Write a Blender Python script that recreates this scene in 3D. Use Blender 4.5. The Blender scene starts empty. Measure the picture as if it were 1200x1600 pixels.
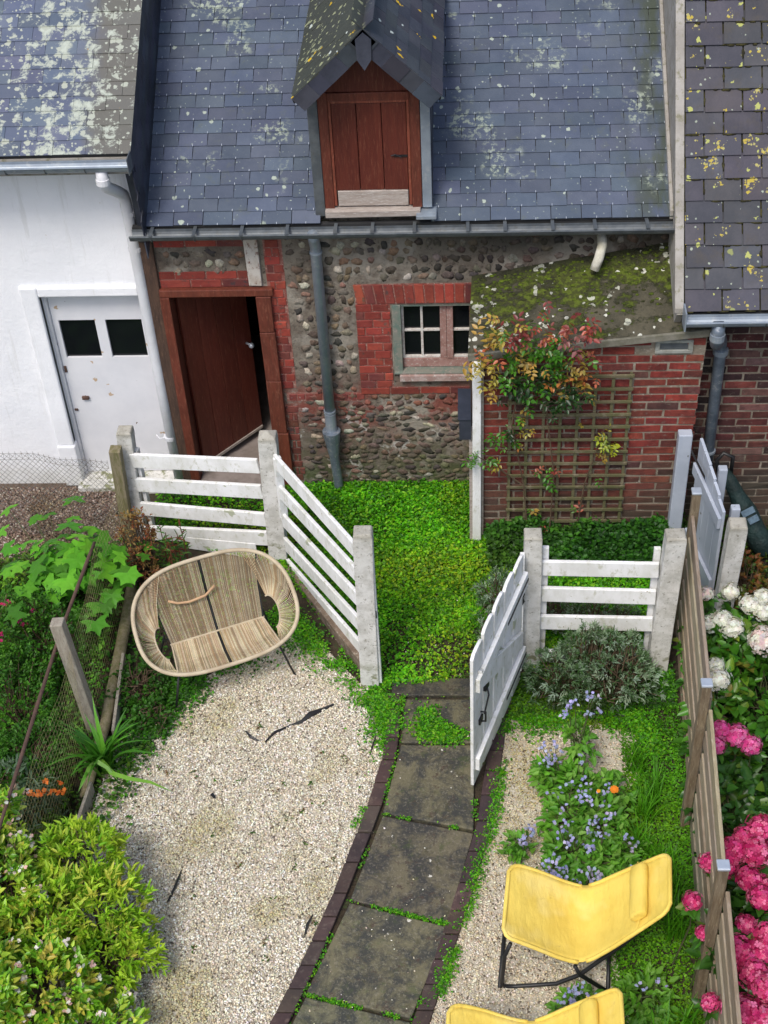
import bpy, math, random
import numpy as np
from mathutils import Vector, Matrix
# ------------------------------------------------------------------ camera, sky, sun, exposure
SC = bpy.context.scene
C = SC.collection
CAM_H = 7.7; F = 2250.0
down = np.array([150.0, 2500.0, F]); down /= np.linalg.norm(down)
_n = np.cross(np.array([35.0, -450.0, F]), np.array([1.0, -0.018, 0.0]))
XA = np.cross(_n, down); XA /= np.linalg.norm(XA)
if XA[0] < 0: XA = -XA
UA = -down; YA = np.cross(UA, XA)
cam = bpy.data.cameras.new('camera'); co = bpy.data.objects.new('camera', cam); C.objects.link(co)
r_ = (XA[0], YA[0], UA[0]); d_ = (XA[1], YA[1], UA[1]); f_ = (XA[2], YA[2], UA[2])
co.matrix_world = Matrix(((r_[0], -d_[0], -f_[0], 0), (r_[1], -d_[1], -f_[1], 0), (r_[2], -d_[2], -f_[2], CAM_H), (0, 0, 0, 1)))
cam.sensor_fit = 'VERTICAL'; cam.sensor_height = 24; cam.sensor_width = 24; cam.lens = F/1600*24
cam.clip_start = .1; cam.clip_end = 500
SC.camera = co
w = bpy.data.worlds.new('World'); SC.world = w; w.use_nodes = True
nt = w.node_tree; bg = nt.nodes['Background']; sky = nt.nodes.new('ShaderNodeTexSky')
sky.sky_type = 'NISHITA'; sky.sun_disc = False
SUN_EL, SUN_ROT = math.radians(58), math.radians(205)
sky.sun_elevation = SUN_EL; sky.sun_rotation = SUN_ROT; sky.air_density = 1.0; sky.dust_density = 3.0; sky.ozone_density = 1.0
nt.links.new(sky.outputs[0], bg.inputs[0]); bg.inputs[1].default_value = 0.12
sl = bpy.data.lights.new('sun', 'SUN'); sl.energy = 1.5; sl.angle = math.radians(18); sl.color = (1, .96, .9)
so = bpy.data.objects.new('sun', sl); C.objects.link(so)
sd = Vector((math.sin(SUN_ROT)*math.cos(SUN_EL), math.cos(SUN_ROT)*math.cos(SUN_EL), math.sin(SUN_EL)))
so.rotation_euler = sd.to_track_quat('Z', 'Y').to_euler(); so.location = (0, 0, 20)
vs = SC.view_settings; vs.view_transform = 'Standard'; vs.look = 'None'; vs.gamma = 1; vs.exposure = 0.65; vs.use_curve_mapping = False
SC.render.engine = 'CYCLES'; SC.cycles.max_bounces = 6; SC.cycles.transparent_max_bounces = 6

rng = np.random.default_rng(7); rnd = random.Random(7)
# ------------------------------------------------------------------ geometry of the place: sight lines to surveyed points
def ray(u, v):
    d = np.array([u-600.0, v-800.0, F]); return np.array([d@XA, d@YA, d@UA])
def at(u, v, z=0.0):
    r = ray(u, v); t = (z-CAM_H)/r[2]; return np.array([r[0]*t, r[1]*t, z])
# ------------------------------------------------------------------ materials
def node_mat(name):
    m = bpy.data.materials.new(name); m.use_nodes = True; t = m.node_tree
    return m, t, t.nodes['Principled BSDF']
def NN(t, typ, **kw):
    n = t.nodes.new(typ)
    for k, v in kw.items():
        if k in n.inputs.keys() if isinstance(k, str) else False: n.inputs[k].default_value = v
        else: setattr(n, k, v)
    return n
def col4(c): return (c[0], c[1], c[2], 1)
def mixc(t, fac, a, b, mode='MIX'):
    n = t.nodes.new('ShaderNodeMix'); n.data_type = 'RGBA'; n.blend_type = mode
    for s, v in ((0, fac), (6, a), (7, b)):
        if isinstance(v, (tuple, list)): n.inputs[s].default_value = col4(v)
        elif isinstance(v, (int, float)): n.inputs[s].default_value = v
        else: t.links.new(v, n.inputs[s])
    return n.outputs[2]
def mth(t, op, a, b=None, clamp=False):
    n = t.nodes.new('ShaderNodeMath'); n.operation = op; n.use_clamp = clamp
    for i, v in enumerate((a, b)):
        if v is None: continue
        if isinstance(v, (int, float)): n.inputs[i].default_value = v
        else: t.links.new(v, n.inputs[i])
    return n.outputs[0]
def ramp(t, v, lo, hi):
    n = t.nodes.new('ShaderNodeMapRange'); n.clamp = True; t.links.new(v, n.inputs[0]); n.interpolation_type = 'SMOOTHSTEP'
    n.inputs[1].default_value = lo; n.inputs[2].default_value = hi; return n.outputs[0]
def wpos(t):
    return t.nodes.new('ShaderNodeNewGeometry').outputs['Position']
def xyz(t, p):
    s = t.nodes.new('ShaderNodeSeparateXYZ'); t.links.new(p, s.inputs[0]); return s.outputs
def noise(t, p, scale, detail=4, rough=.6, dist=0):
    n = t.nodes.new('ShaderNodeTexNoise'); t.links.new(p, n.inputs['Vector']); n.inputs['Scale'].default_value = scale
    n.inputs['Detail'].default_value = detail; n.inputs['Roughness'].default_value = rough; n.inputs['Distortion'].default_value = dist
    return n.outputs[0]
def stretch(t, p, s):
    n = t.nodes.new('ShaderNodeVectorMath'); n.operation = 'MULTIPLY'; t.links.new(p, n.inputs[0]); n.inputs[1].default_value = s; return n.outputs[0]
def spots(t, p, scale, size, density, rag=.35, seed=0):
    """mask of separate roundish patches: voronoi cells, only a share of which carries a patch"""
    nz = t.nodes.new('ShaderNodeTexNoise'); t.links.new(p, nz.inputs['Vector']); nz.inputs['Scale'].default_value = scale*2.5; nz.inputs['Detail'].default_value = 3
    va = t.nodes.new('ShaderNodeVectorMath'); va.operation = 'MULTIPLY_ADD'; t.links.new(nz.outputs['Color'], va.inputs[0])
    va.inputs[1].default_value = (rag/scale,)*3; t.links.new(p, va.inputs[2])
    vb = t.nodes.new('ShaderNodeVectorMath'); vb.operation = 'ADD'; t.links.new(va.outputs[0], vb.inputs[0]); vb.inputs[1].default_value = (seed, seed*1.7, seed*.6)
    v = t.nodes.new('ShaderNodeTexVoronoi'); t.links.new(vb.outputs[0], v.inputs['Vector']); v.inputs['Scale'].default_value = scale
    s = t.nodes.new('ShaderNodeSeparateColor'); t.links.new(v.outputs['Color'], s.inputs[0])
    if isinstance(density, (int, float)): on = mth(t, 'LESS_THAN', s.outputs[0], density)
    else: on = mth(t, 'LESS_THAN', s.outputs[0], density)
    rad = mth(t, 'MULTIPLY', mth(t, 'ADD', s.outputs[1], .35), size)
    d = mth(t, 'SUBTRACT', rad, v.outputs['Distance'])
    return mth(t, 'MULTIPLY', ramp(t, d, 0, .06), on)
def bump(t, bs, h, strength=.4, dist=.01):
    b = t.nodes.new('ShaderNodeBump'); b.inputs['Strength'].default_value = strength; b.inputs['Distance'].default_value = dist
    t.links.new(h, b.inputs['Height']); t.links.new(b.outputs[0], bs.inputs['Normal'])
def attr(t):
    a = t.nodes.new('ShaderNodeAttribute'); a.attribute_name = 'Col'; return a.outputs[0]
def surf(name, c1, c2=None, scale=6, rough=.7, bmp=.25, bscale=60, use_attr=False, st=None, spot=(), metal=0, bdist=.004, spec=.4, c3=None):
    """two or three colours mixed by noise, optional per-piece colour, patches, and a fine bump"""
    m, t, bs = node_mat(name); p = wpos(t)
    q = stretch(t, p, st) if st else p
    n1 = noise(t, q, scale, 6, .65)
    base = mixc(t, ramp(t, n1, .35, .65), c1, c2 or c1)
    if c3: base = mixc(t, ramp(t, noise(t, q, scale*3.3, 5, .7), .52, .68), base, c3)
    if use_attr: base = mixc(t, 1.0, base, attr(t), 'MULTIPLY')
    for (c, sc, size, dens, rag, seed) in spot: base = mixc(t, spots(t, p, sc, size, dens, rag, seed), base, c)
    t.links.new(base, bs.inputs['Base Color']); bs.inputs['Roughness'].default_value = rough
    bs.inputs['Metallic'].default_value = metal; bs.inputs['Specular IOR Level'].default_value = spec
    if bmp: bump(t, bs, noise(t, q, bscale, 4, .6), bmp, bdist)
    return m
def leafmat(name, rough=.5, trans=.38, spec=.35):
    m, t, bs = node_mat(name); c = attr(t); p = wpos(t)
    c2 = mixc(t, ramp(t, noise(t, p, 18, 3), .3, .7), c, mixc(t, 1.0, c, (.84, .88, .8), 'MULTIPLY'))
    t.links.new(c2, bs.inputs['Base Color']); bs.inputs['Roughness'].default_value = rough; bs.inputs['Specular IOR Level'].default_value = spec
    tr = t.nodes.new('ShaderNodeBsdfTranslucent'); t.links.new(mixc(t, 1.0, c2, (1.3, 1.25, .6), 'MULTIPLY'), tr.inputs[0])
    mx = t.nodes.new('ShaderNodeMixShader'); mx.inputs[0].default_value = trans
    t.links.new(bs.outputs[0], mx.inputs[1]); t.links.new(tr.outputs[0], mx.inputs[2])
    t.links.new(mx.outputs[0], t.nodes['Material Output'].inputs[0]); return m
# ------------------------------------------------------------------ mesh builders
class MB:
    def __init__(s): s.v = []; s.f = []; s.c = []
    def add(s, vs, fs, col=(1, 1, 1)):
        o = len(s.v); s.v += [tuple(map(float, a)) for a in vs]; s.f += [tuple(o+i for i in f) for f in fs]; s.c += [tuple(col)]*len(vs); return s
    def box(s, x0, x1, y0, y1, z0, z1, col=(1, 1, 1), jit=0):
        vs = [(x, y, z) for z in (z0, z1) for y in (y0, y1) for x in (x0, x1)]
        if jit: vs = [tuple(a+rnd.uniform(-jit, jit) for a in v) for v in vs]
        return s.add(vs, [(0, 2, 3, 1), (4, 5, 7, 6), (0, 1, 5, 4), (2, 6, 7, 3), (0, 4, 6, 2), (1, 3, 7, 5)], col)
    def obox(s, o, a, b, c, col=(1, 1, 1)):
        """box from a corner and three edge vectors"""
        o, a, b, c = map(np.array, (o, a, b, c))
        vs = [o, o+a, o+b, o+a+b, o+c, o+a+c, o+b+c, o+a+b+c]
        if np.dot(np.cross(a, b), c) < 0: fl = [(0, 1, 3, 2), (4, 6, 7, 5), (0, 4, 5, 1), (2, 3, 7, 6), (0, 2, 6, 4), (1, 5, 7, 3)]
        else: fl = [(0, 2, 3, 1), (4, 5, 7, 6), (0, 1, 5, 4), (2, 6, 7, 3), (0, 4, 6, 2), (1, 3, 7, 5)]
        return s.add(vs, fl, col)
    def beam(s, p, q, w, h, up=(0, 0, 1), col=(1, 1, 1)):
        """rectangular bar from p to q, w across, h along up"""
        p, q, up = map(lambda a: np.array(a, float), (p, q, up)); d = q-p; d2 = d/np.linalg.norm(d)
        sx = np.cross(d2, up); sx /= np.linalg.norm(sx); uy = np.cross(sx, d2)
        return s.obox(p-sx*w/2-uy*h/2, d, sx*w, uy*h, col)
    def poly(s, pts, ext, col=(1, 1, 1)):
        """flat outline extruded along a vector"""
        n = len(pts); P = [np.array(p, float) for p in pts]; e = np.array(ext, float)
        return s.add(P+[p+e for p in P], [tuple(range(n))[::-1], tuple(range(n, 2*n))]+[(i, (i+1) % n, n+(i+1) % n, n+i) for i in range(n)], col)
    def tube(s, path, r, seg=8, col=(1, 1, 1), closed=False, caps=True):
        P = [np.array(p, float) for p in path]; n = len(P); R = r if hasattr(r, '__len__') else [r]*n
        o = len(s.v); prev = None; vs = []
        for i in range(n):
            a = P[(i-1) % n] if (closed or i > 0) else P[i]; b = P[(i+1) % n] if (closed or i < n-1) else P[i]
            d = b-a; L = np.linalg.norm(d); d = d/L if L > 1e-9 else np.array([0, 0, 1.0])
            if prev is None:
                h = np.array([0, 0, 1.0]) if abs(d[2]) < .9 else np.array([1.0, 0, 0]); sx = np.cross(d, h)
            else: sx = prev-d*np.dot(prev, d)
            sx /= np.linalg.norm(sx); prev = sx; sy = np.cross(d, sx)
            for k in range(seg):
                an = 2*math.pi*k/seg; vs.append(P[i]+(sx*math.cos(an)+sy*math.sin(an))*R[i])
        fs = []
        for i in range(n if closed else n-1):
            for k in range(seg):
                j = (i+1) % n; fs.append((i*seg+k, i*seg+(k+1) % seg, j*seg+(k+1) % seg, j*seg+k))
        if caps and not closed: fs += [tuple(range(seg))[::-1], tuple((n-1)*seg+k for k in range(seg))]
        return s.add(vs, fs, col)
    def blob(s, c, r, col=(1, 1, 1), jit=.12, rot=None):
        a = ICO[0]*(1+rng.uniform(-jit, jit, (len(ICO[0]), 1))); a = a*np.array(r)
        if rot is not None: a = a@rot
        return s.add(a+np.array(c), ICO[1], col)
def ico(sub):
    import bmesh
    b = bmesh.new(); bmesh.ops.create_icosphere(b, subdivisions=sub, radius=1); v = np.array([x.co[:] for x in b.verts]); f = [tuple(x.index for x in q.verts) for q in b.faces]; b.free(); return v, f
ICO = ico(2)
def org(p):
    o = np.zeros(3)
    while p is not None: o += np.array(p.location); p = p.parent
    return o
def link(name, me, mat, parent, smooth=False, bev=0, label=None, kind=None):
    o = bpy.data.objects.new(name, me); C.objects.link(o); me.materials.append(mat)
    if parent is not None: o.parent = parent
    if smooth: me.polygons.foreach_set('use_smooth', [True]*len(me.polygons))
    if bev:
        b = o.modifiers.new('bevel', 'BEVEL'); b.width = bev; b.segments = 2; b.limit_method = 'ANGLE'
    if label: o['label'] = label
    if kind: o['kind'] = kind
    return o
def obj(name, mb, mat, parent=None, **kw):
    me = bpy.data.meshes.new(name); sh = org(parent); v = np.array(mb.v)-sh
    me.from_pydata(v.tolist(), [], mb.f)
    a = me.color_attributes.new('Col', 'FLOAT_COLOR', 'POINT'); cc = np.ones((len(mb.v), 4)); cc[:, :3] = np.array(mb.c); a.data.foreach_set('color', cc.ravel())
    me.update(); return link(name, me, mat, parent, **kw)
def npobj(name, V, Fc, Cl, mat, parent=None, **kw):
    """mesh straight from numpy: V n,3; Fc list of index arrays m,k; Cl n,3"""
    me = bpy.data.meshes.new(name); V = V-org(parent)
    if not isinstance(Fc, list): Fc = [Fc]
    idx = np.concatenate([f.ravel() for f in Fc]); tot = np.concatenate([np.full(len(f), f.shape[1]) for f in Fc])
    me.vertices.add(len(V)); me.vertices.foreach_set('co', V.astype(np.float32).ravel())
    me.loops.add(len(idx)); me.loops.foreach_set('vertex_index', idx.astype(np.int32))
    me.polygons.add(len(tot)); me.polygons.foreach_set('loop_start', (np.cumsum(tot)-tot).astype(np.int32)); me.polygons.foreach_set('loop_total', tot.astype(np.int32))
    a = me.color_attributes.new('Col', 'FLOAT_COLOR', 'POINT'); cc = np.ones((len(V), 4), np.float32); cc[:, :3] = Cl; a.data.foreach_set('color', cc.ravel())
    me.update(calc_edges=True); me.validate(); return link(name, me, mat, parent, **kw)
def thing(name, label, cat, loc=(0, 0, 0), group=None):
    o = bpy.data.objects.new(name, None); C.objects.link(o); o.location = tuple(map(float, loc)); o['label'] = label; o['category'] = cat
    o.empty_display_size = .1
    if group: o['group'] = group
    return o
def tag(o, label, cat, group=None):
    o['label'] = label; o['category'] = cat
    if group: o['group'] = group
    return o
def part(name, parent, loc=None, label=None):
    o = bpy.data.objects.new(name, None); C.objects.link(o); o.parent = parent
    if label: o['label'] = label
    return o
def jc(base, a=.12):
    k = 1+rnd.uniform(-a, a); return tuple(max(0, b*k*(1+rnd.uniform(-a, a)*.35)) for b in base)
# value noise for masks
_G = rng.random((64, 64))
def vnoise(x, y, s):
    x = np.asarray(x)*s+31.3; y = np.asarray(y)*s+17.7; xi = np.floor(x).astype(int); yi = np.floor(y).astype(int); fx = x-xi; fy = y-yi
    fx = fx*fx*(3-2*fx); fy = fy*fy*(3-2*fy); g = lambda a, b: _G[a % 64, b % 64]
    return (g(xi, yi)*(1-fx)+g(xi+1, yi)*fx)*(1-fy)+(g(xi, yi+1)*(1-fx)+g(xi+1, yi+1)*fx)*fy
def fbm(x, y, s): return .5*vnoise(x, y, s)+.3*vnoise(x, y, s*2.3)+.2*vnoise(x, y, s*5.1)
def inpoly(x, y, P):
    P = np.array(P); r = np.zeros(len(x), bool); j = len(P)-1
    for i in range(len(P)):
        c = ((P[i, 1] > y) != (P[j, 1] > y)) & (x < (P[j, 0]-P[i, 0])*(y-P[i, 1])/(P[j, 1]-P[i, 1]+1e-12)+P[i, 0]); r ^= c; j = i
    return r
# ------------------------------------------------------------------ leaves
def leaf_arrays(P, D, L, W, fold=.25, droop=.15, roll=None):
    """each leaf: two folded halves along a midrib"""
    n = len(P); D = D/np.linalg.norm(D, axis=1, keepdims=True)
    up = np.tile([0, 0, 1.0], (n, 1))+rng.normal(0, .35, (n, 3)); S = np.cross(D, up); S /= np.linalg.norm(S, axis=1, keepdims=True)+1e-9
    N = np.cross(S, D); L = L[:, None]; W = W[:, None]
    b = P; r1 = P+D*L*.32+S*W*.5+N*W*fold; r2 = P+D*L*.72+S*W*.36+N*(W*fold*.8-L*droop*.5); tp = P+D*L-N*L*droop
    l1 = P+D*L*.32-S*W*.5+N*W*fold; l2 = P+D*L*.72-S*W*.36+N*(W*fold*.8-L*droop*.5)
    V = np.stack([b, r1, r2, tp, l2, l1], 1).reshape(-1, 3); i = np.arange(n)[:, None]*6
    return V, np.concatenate([i+np.array([[0, 1, 2, 3]]), i+np.array([[0, 3, 4, 5]])])
def palette(n, cols, wts=None, j=.22):
    cols = np.array(cols, float); k = rng.choice(len(cols), n, p=None if wts is None else np.array(wts)/sum(wts))
    c = cols[k]*(1+rng.uniform(-j, j, (n, 1))); return np.clip(c*(1+rng.uniform(-.07, .07, (n, 3))), 0, 1)
class Leaves:
    def __init__(s): s.V = []; s.F = []; s.C = []; s.n = 0
    def add(s, P, D, L, W, col, **kw):
        V, Fq = leaf_arrays(P, D, L, W, **kw); s.V.append(V); s.F.append(Fq+s.n); s.C.append(np.repeat(col, 6, 0)); s.n += len(V)
    def raw(s, V, Fq, Cc): s.V.append(V); s.F.append(Fq+s.n); s.C.append(Cc); s.n += len(V)
    def build(s, name, mat, parent, **kw):
        quads = [f for f in s.F if f.shape[1] == 4]; tris = [f for f in s.F if f.shape[1] == 3]; fl = []
        if quads: fl.append(np.concatenate(quads))
        if tris: fl.append(np.concatenate(tris))
        return npobj(name, np.concatenate(s.V), fl, np.concatenate(s.C), mat, parent, **kw)
def bush_leaves(lv, st, c, r, ntw, per, L, W, cols, wts=None, up=.5, spread=1.0, base=None, shell=.55, twist=1, tw=.05, **kw):
    """leaves grouped round twig tips spread through an uneven mass; st collects the twigs"""
    c = np.array(c, float); r = np.array(r, float)
    d = rng.normal(0, 1, (ntw, 3)); d[:, 2] = np.abs(d[:, 2])*1.0-.25; d /= np.linalg.norm(d, axis=1, keepdims=True)
    rad = shell+(1-shell)*rng.random(ntw)**.6
    lump = .72+.5*fbm(d[:, 0]*1.3+c[0]*3, d[:, 1]*1.3+d[:, 2]+c[1]*3, 2.2)
    T = c+d*r*(rad*lump)[:, None]
    T[:, 2] = np.maximum(T[:, 2], .03)
    if st is not None:
        b0 = np.array(base if base is not None else (c[0], c[1], 0.0))
        for i in range(0, ntw, max(1, ntw//45)):
            m = (b0+T[i])/2+rng.normal(0, .04, 3)+np.array([0, 0, .03]); st.tube([b0+rng.normal(0, .02, 3)*[1, 1, 0], m, T[i]], [.006, .004, .0025], 5, caps=False)
    n = ntw*per; ti = np.repeat(np.arange(ntw), per); P = T[ti]+rng.normal(0, tw*.5, (n, 3))
    D = d[ti]*spread+rng.normal(0, .75, (n, 3))*twist+np.array([0, 0, up*.6])
    Ls = rng.uniform(*L, n); Ws = Ls*rng.uniform(W*.85, W*1.15, n)
    tc = palette(ntw, cols, wts)[ti]; cc = np.clip(tc*.6+palette(n, cols, wts)*.4, 0, 1)
    lv.add(P, D, Ls, Ws, cc, **kw)
    return T, d
def blades(lv, c, n, L, W, cols, lean=.5, rad=.04, seg=4):
    """arching strap or grass blades, each a bent ribbon"""
    c = np.array(c, float); an = rng.uniform(0, 2*np.pi, n); le = rng.uniform(.3, 1, n)*lean; Ls = rng.uniform(*L, n); cc = palette(n, cols)
    for i in range(n):
        d = np.array([math.cos(an[i]), math.sin(an[i]), 0]); sd_ = np.array([-d[1], d[0], 0]); b = c+rng.uniform(-rad, rad, 3)*[1, 1, 0]; V = []
        for k in range(seg+1):
            f = k/seg; p = b+d*Ls[i]*le[i]*f**1.8+np.array([0, 0, Ls[i]*(f-le[i]*.55*f**2.4)]); w_ = W*(1-f**2.2)*.5+.0006
            V += [p-sd_*w_, p+sd_*w_]
        lv.raw(np.array(V), np.array([[2*k, 2*k+1, 2*k+3, 2*k+2] for k in range(seg)]), np.repeat(cc[i:i+1], len(V), 0))
def florets(lv, P, Nn, size, cols, petals=4):
    """little flat flowers facing outward"""
    n = len(P); Nn = Nn/np.linalg.norm(Nn, axis=1, keepdims=True); h = rng.normal(0, 1, (n, 3)); a = np.cross(Nn, h); a /= np.linalg.norm(a, axis=1, keepdims=True); b = np.cross(Nn, a)
    cc = palette(n, cols, j=.12)*np.repeat(rng.uniform(.8, 1.12, (n//5+1, 1)), 5, 0)[:n]; cc = np.clip(cc, 0, .95)
    for k in range(petals):
        t = 2*np.pi*k/petals; d = a*math.cos(t)+b*math.sin(t); e = -a*math.sin(t)+b*math.cos(t); s_ = size*(rng.uniform(.8, 1.15, n))[:, None]
        V = np.stack([P, P+d*s_*.6+e*s_*.42+Nn*s_*.12, P+d*s_+Nn*s_*.02, P+d*s_*.6-e*s_*.42+Nn*s_*.12], 1).reshape(-1, 3)
        lv.raw(V, np.arange(n)[:, None]*4+np.array([[0, 1, 2, 3]]), np.repeat(cc, 4, 0))
# ------------------------------------------------------------------ material set
PALE = (.50, .56, .46); YEL = (.62, .42, .02)
def slate_mat(name, c1, c2, kind):
    m, t, bs = node_mat(name); p = wpos(t); X = xyz(t, p)
    n1 = noise(t, p, 3.5, 6, .65); base = mixc(t, ramp(t, n1, .35, .7), c1, c2); base = mixc(t, 1.0, base, attr(t), 'MULTIPLY')
    if kind == 'mid':
        g = mth(t, 'MULTIPLY', ramp(t, X[0], .95, 1.35), ramp(t, noise(t, stretch(t, p, (3, 1, 1)), 2.2, 4), .38, .62)); base = mixc(t, mth(t, 'MULTIPLY', g, .8), base, (.05, .062, .03))
        g2 = mth(t, 'MULTIPLY', ramp(t, noise(t, p, 9, 6, .7), .55, .75), .45); base = mixc(t, g2, base, (.105, .12, .08))
        dens = mth(t, 'MULTIPLY', ramp(t, noise(t, p, 1.6, 3), .42, .72), .6)
        base = mixc(t, spots(t, p, 17, .27, dens, .5, 3), base, (.34, .39, .33)); base = mixc(t, mth(t, 'MULTIPLY', spots(t, p, 46, .26, .16, .6, 9), .6), base, (.27, .32, .28))
        g3 = mth(t, 'MULTIPLY', ramp(t, noise(t, p, 2.1, 3), .56, .66), ramp(t, noise(t, p, 26, 5, .7), .5, .58)); base = mixc(t, mth(t, 'MULTIPLY', g3, .8), base, (.33, .38, .30))
    if kind == 'left':
        # broad pale lichen crust, thick along one band, brown moss by the verge
        band = mth(t, 'MULTIPLY', ramp(t, X[0], -3.35, -2.62), ramp(t, X[0], -2.32, -2.52))
        nn = mth(t, 'ADD', noise(t, p, 9, 7, .72, .4), mth(t, 'MULTIPLY', band, .085))
        brown = ramp(t, mth(t, 'ADD', X[0], mth(t, 'MULTIPLY', noise(t, p, 5, 3), .3)), -2.50, -2.32)
        base = mixc(t, mth(t, 'MULTIPLY', brown, .75), base, (.13, .12, .085))
        base = mixc(t, ramp(t, mth(t, 'ADD', nn, mth(t, 'MULTIPLY', noise(t, p, 34, 4, .7), .14)), .64, .72), base, (.35, .38, .32)); base = mixc(t, mth(t, 'MULTIPLY', ramp(t, mth(t, 'ADD', nn, mth(t, 'MULTIPLY', noise(t, p, 50, 3), .12)), .70, .76), .6), base, (.46, .50, .43))
        base = mixc(t, spots(t, p, 19, .4, .30, .8, 4), base, (.36, .385, .32)); base = mixc(t, spots(t, p, 40, .35, .3, .5, 6), base, (.36, .385, .32)); base = mixc(t, spots(t, p, 3.6, .17, .3, .5, 12), base, (.58, .60, .34))
        base = mixc(t, spots(t, p, 12, .22, .05, .5, 21), base, (.38, .2, .04))
    if kind == 'right':
        base = mixc(t, mth(t, 'MULTIPLY', ramp(t, noise(t, p, 6, 6, .7), .5, .75), .6), base, (.065, .055, .042))
        cl = ramp(t, noise(t, p, 6.5, 3), .57, .70); base = mixc(t, spots(t, p, 34, .55, mth(t, 'MULTIPLY', cl, .95), .9, 2), base, (.40, .31, .04)); base = mixc(t, mth(t, 'MULTIPLY', spots(t, p, 55, .5, mth(t, 'MULTIPLY', cl, .8), .9, 4), .8), base, (.42, .38, .12)); base = mixc(t, spots(t, p, 18, .30, .13, .8, 5), base, (.36, .38, .11)); base = mixc(t, spots(t, p, 34, .26, .12, .5, 8), base, (.30, .34, .27))
        base = mixc(t, spots(t, p, 9, .20, .10, .4, 19), base, (.22, .24, .09))
    if kind == 'dormer':
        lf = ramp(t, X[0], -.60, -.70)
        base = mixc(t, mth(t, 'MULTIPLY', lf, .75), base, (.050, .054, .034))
        base = mixc(t, mth(t, 'MULTIPLY', spots(t, p, 24, .42, .4, .9, 2), mth(t, 'ADD', mth(t, 'MULTIPLY', lf, .8), .0)), base, (.34, .36, .20))
        base = mixc(t, spots(t, p, 10, .28, .16, .8, 7), base, (.66, .42, .01)); base = mixc(t, spots(t, stretch(t, p, (1, .5, 1)), 15, .22, .22, .7, 14), base, (.5, .55, .5))
    t.links.new(base, bs.inputs['Base Color']); bs.inputs['Roughness'].default_value = .6; bs.inputs['Specular IOR Level'].default_value = .3
    bump(t, bs, noise(t, stretch(t, p, (1, 1, 1)), 45, 5, .65), .5, .005); return m
M_slate = slate_mat('slate_blue', (.062, .080, .118), (.086, .106, .146), 'mid')
M_slate_l = slate_mat('slate_lichened', (.085, .105, .155), (.11, .13, .175), 'left')
M_slate_r = slate_mat('slate_thick', (.046, .047, .060), (.070, .068, .082), 'right')
M_slate_d = slate_mat('slate_dormer', (.035, .038, .05), (.055, .058, .07), 'dormer')
M_slate_dk = surf('slate_dark', (.028, .032, .045), (.045, .05, .068), 5, .5, use_attr=True)
M_moss = surf('moss', (.02, .018, .008), (.06, .055, .015), 14, .95, .8, 120)
M_under = surf('roof_light_block', (.02, .02, .022), (.03, .03, .03), 5, .9)  # plain dark colour for the under-slate light blocks, fascias and dormer lining
def whitewash():
    m, t, bs = node_mat('whitewash'); p = wpos(t); X = xyz(t, p)
    base = mixc(t, ramp(t, noise(t, p, 2.2, 5, .6), .35, .65), (.86, .865, .89), (.80, .81, .84)); 
    dm_ = mth(t, 'MULTIPLY', ramp(t, mth(t, 'ADD', X[2], mth(t, 'MULTIPLY', noise(t, p, 6, 5, .7), .4)), .55, .15), .55); base = mixc(t, dm_, base, (.46, .45, .38))
    stn_ = mth(t, 'MULTIPLY', ramp(t, noise(t, stretch(t, p, (7, 1, .6)), 2.2, 5, .7), .56, .70), .35); base = mixc(t, stn_, base, (.60, .60, .58)); base = mixc(t, mth(t, 'MULTIPLY', spots(t, p, 9, .10, .12, .9, 3), .5), base, (.50, .42, .30))
    t.links.new(base, bs.inputs['Base Color']); bs.inputs['Roughness'].default_value = .9; bump(t, bs, mth(t, 'ADD', noise(t, p, 26, 5, .7), mth(t, 'MULTIPLY', noise(t, p, 3, 3), 2.0)), .5, .008); return m
M_white = whitewash()
def garage_mat():
    m, t, bs = node_mat('white_door_paint'); p = wpos(t)
    base = mixc(t, ramp(t, noise(t, p, 3, 4), .3, .7), (.74, .74, .77), (.66, .665, .70))
    r_m = spots(t, p, 11, .2, .17, .8, 3); base = mixc(t, mth(t, 'MULTIPLY', r_m, .85), base, (.46, .30, .15)); base = mixc(t, spots(t, p, 16, .12, .10, .8, 3.4), base, (.12, .07, .04))
    t.links.new(base, bs.inputs['Base Color']); bs.inputs['Roughness'].default_value = .5; bump(t, bs, noise(t, p, 25, 4), .2, .004); return m
M_gdoor = garage_mat()
M_wpaint = surf('white_timber_paint', (.82, .82, .82), (.68, .68, .65), 6, .6, .4, 40, c3=(.56, .56, .48), st=(1, 1, .6), spot=[((.30, .27, .18), 26, .14, .10, .9, 5), ((.42, .44, .32), 9, .3, .12, .9, 11)])
M_greypaint = surf('pale_grey_paint', (.42, .46, .53), (.36, .40, .47), 5, .5, .3, 40, spot=[((.12, .12, .1), 22, .25, .08, .8, 3)])
def concrete_mat():
    m, t, bs = node_mat('painted_concrete'); p = wpos(t); X = xyz(t, p)
    n = noise(t, p, 9, 7, .7); base = mixc(t, ramp(t, n, .38, .66), (.66, .65, .62), (.46, .45, .41)); base = mixc(t, ramp(t, noise(t, p, 40, 4, .7), .57, .68), base, (.27, .26, .22))
    base = mixc(t, mth(t, 'MULTIPLY', ramp(t, noise(t, p, 14, 4), .5, .62), ramp(t, X[2], .35, .05)), base, (.20, .21, .11))
    a = attr(t); base = mixc(t, 1.0, base, a, 'MULTIPLY')
    t.links.new(base, bs.inputs['Base Color']); bs.inputs['Roughness'].default_value = .9; bump(t, bs, noise(t, p, 90, 5, .7), .6, .005); return m
M_conc = concrete_mat()
M_zinc = surf('zinc', (.30, .35, .40), (.24, .28, .33), 6, .42, .15, 30, metal=.35, c3=(.36, .39, .41))
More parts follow.
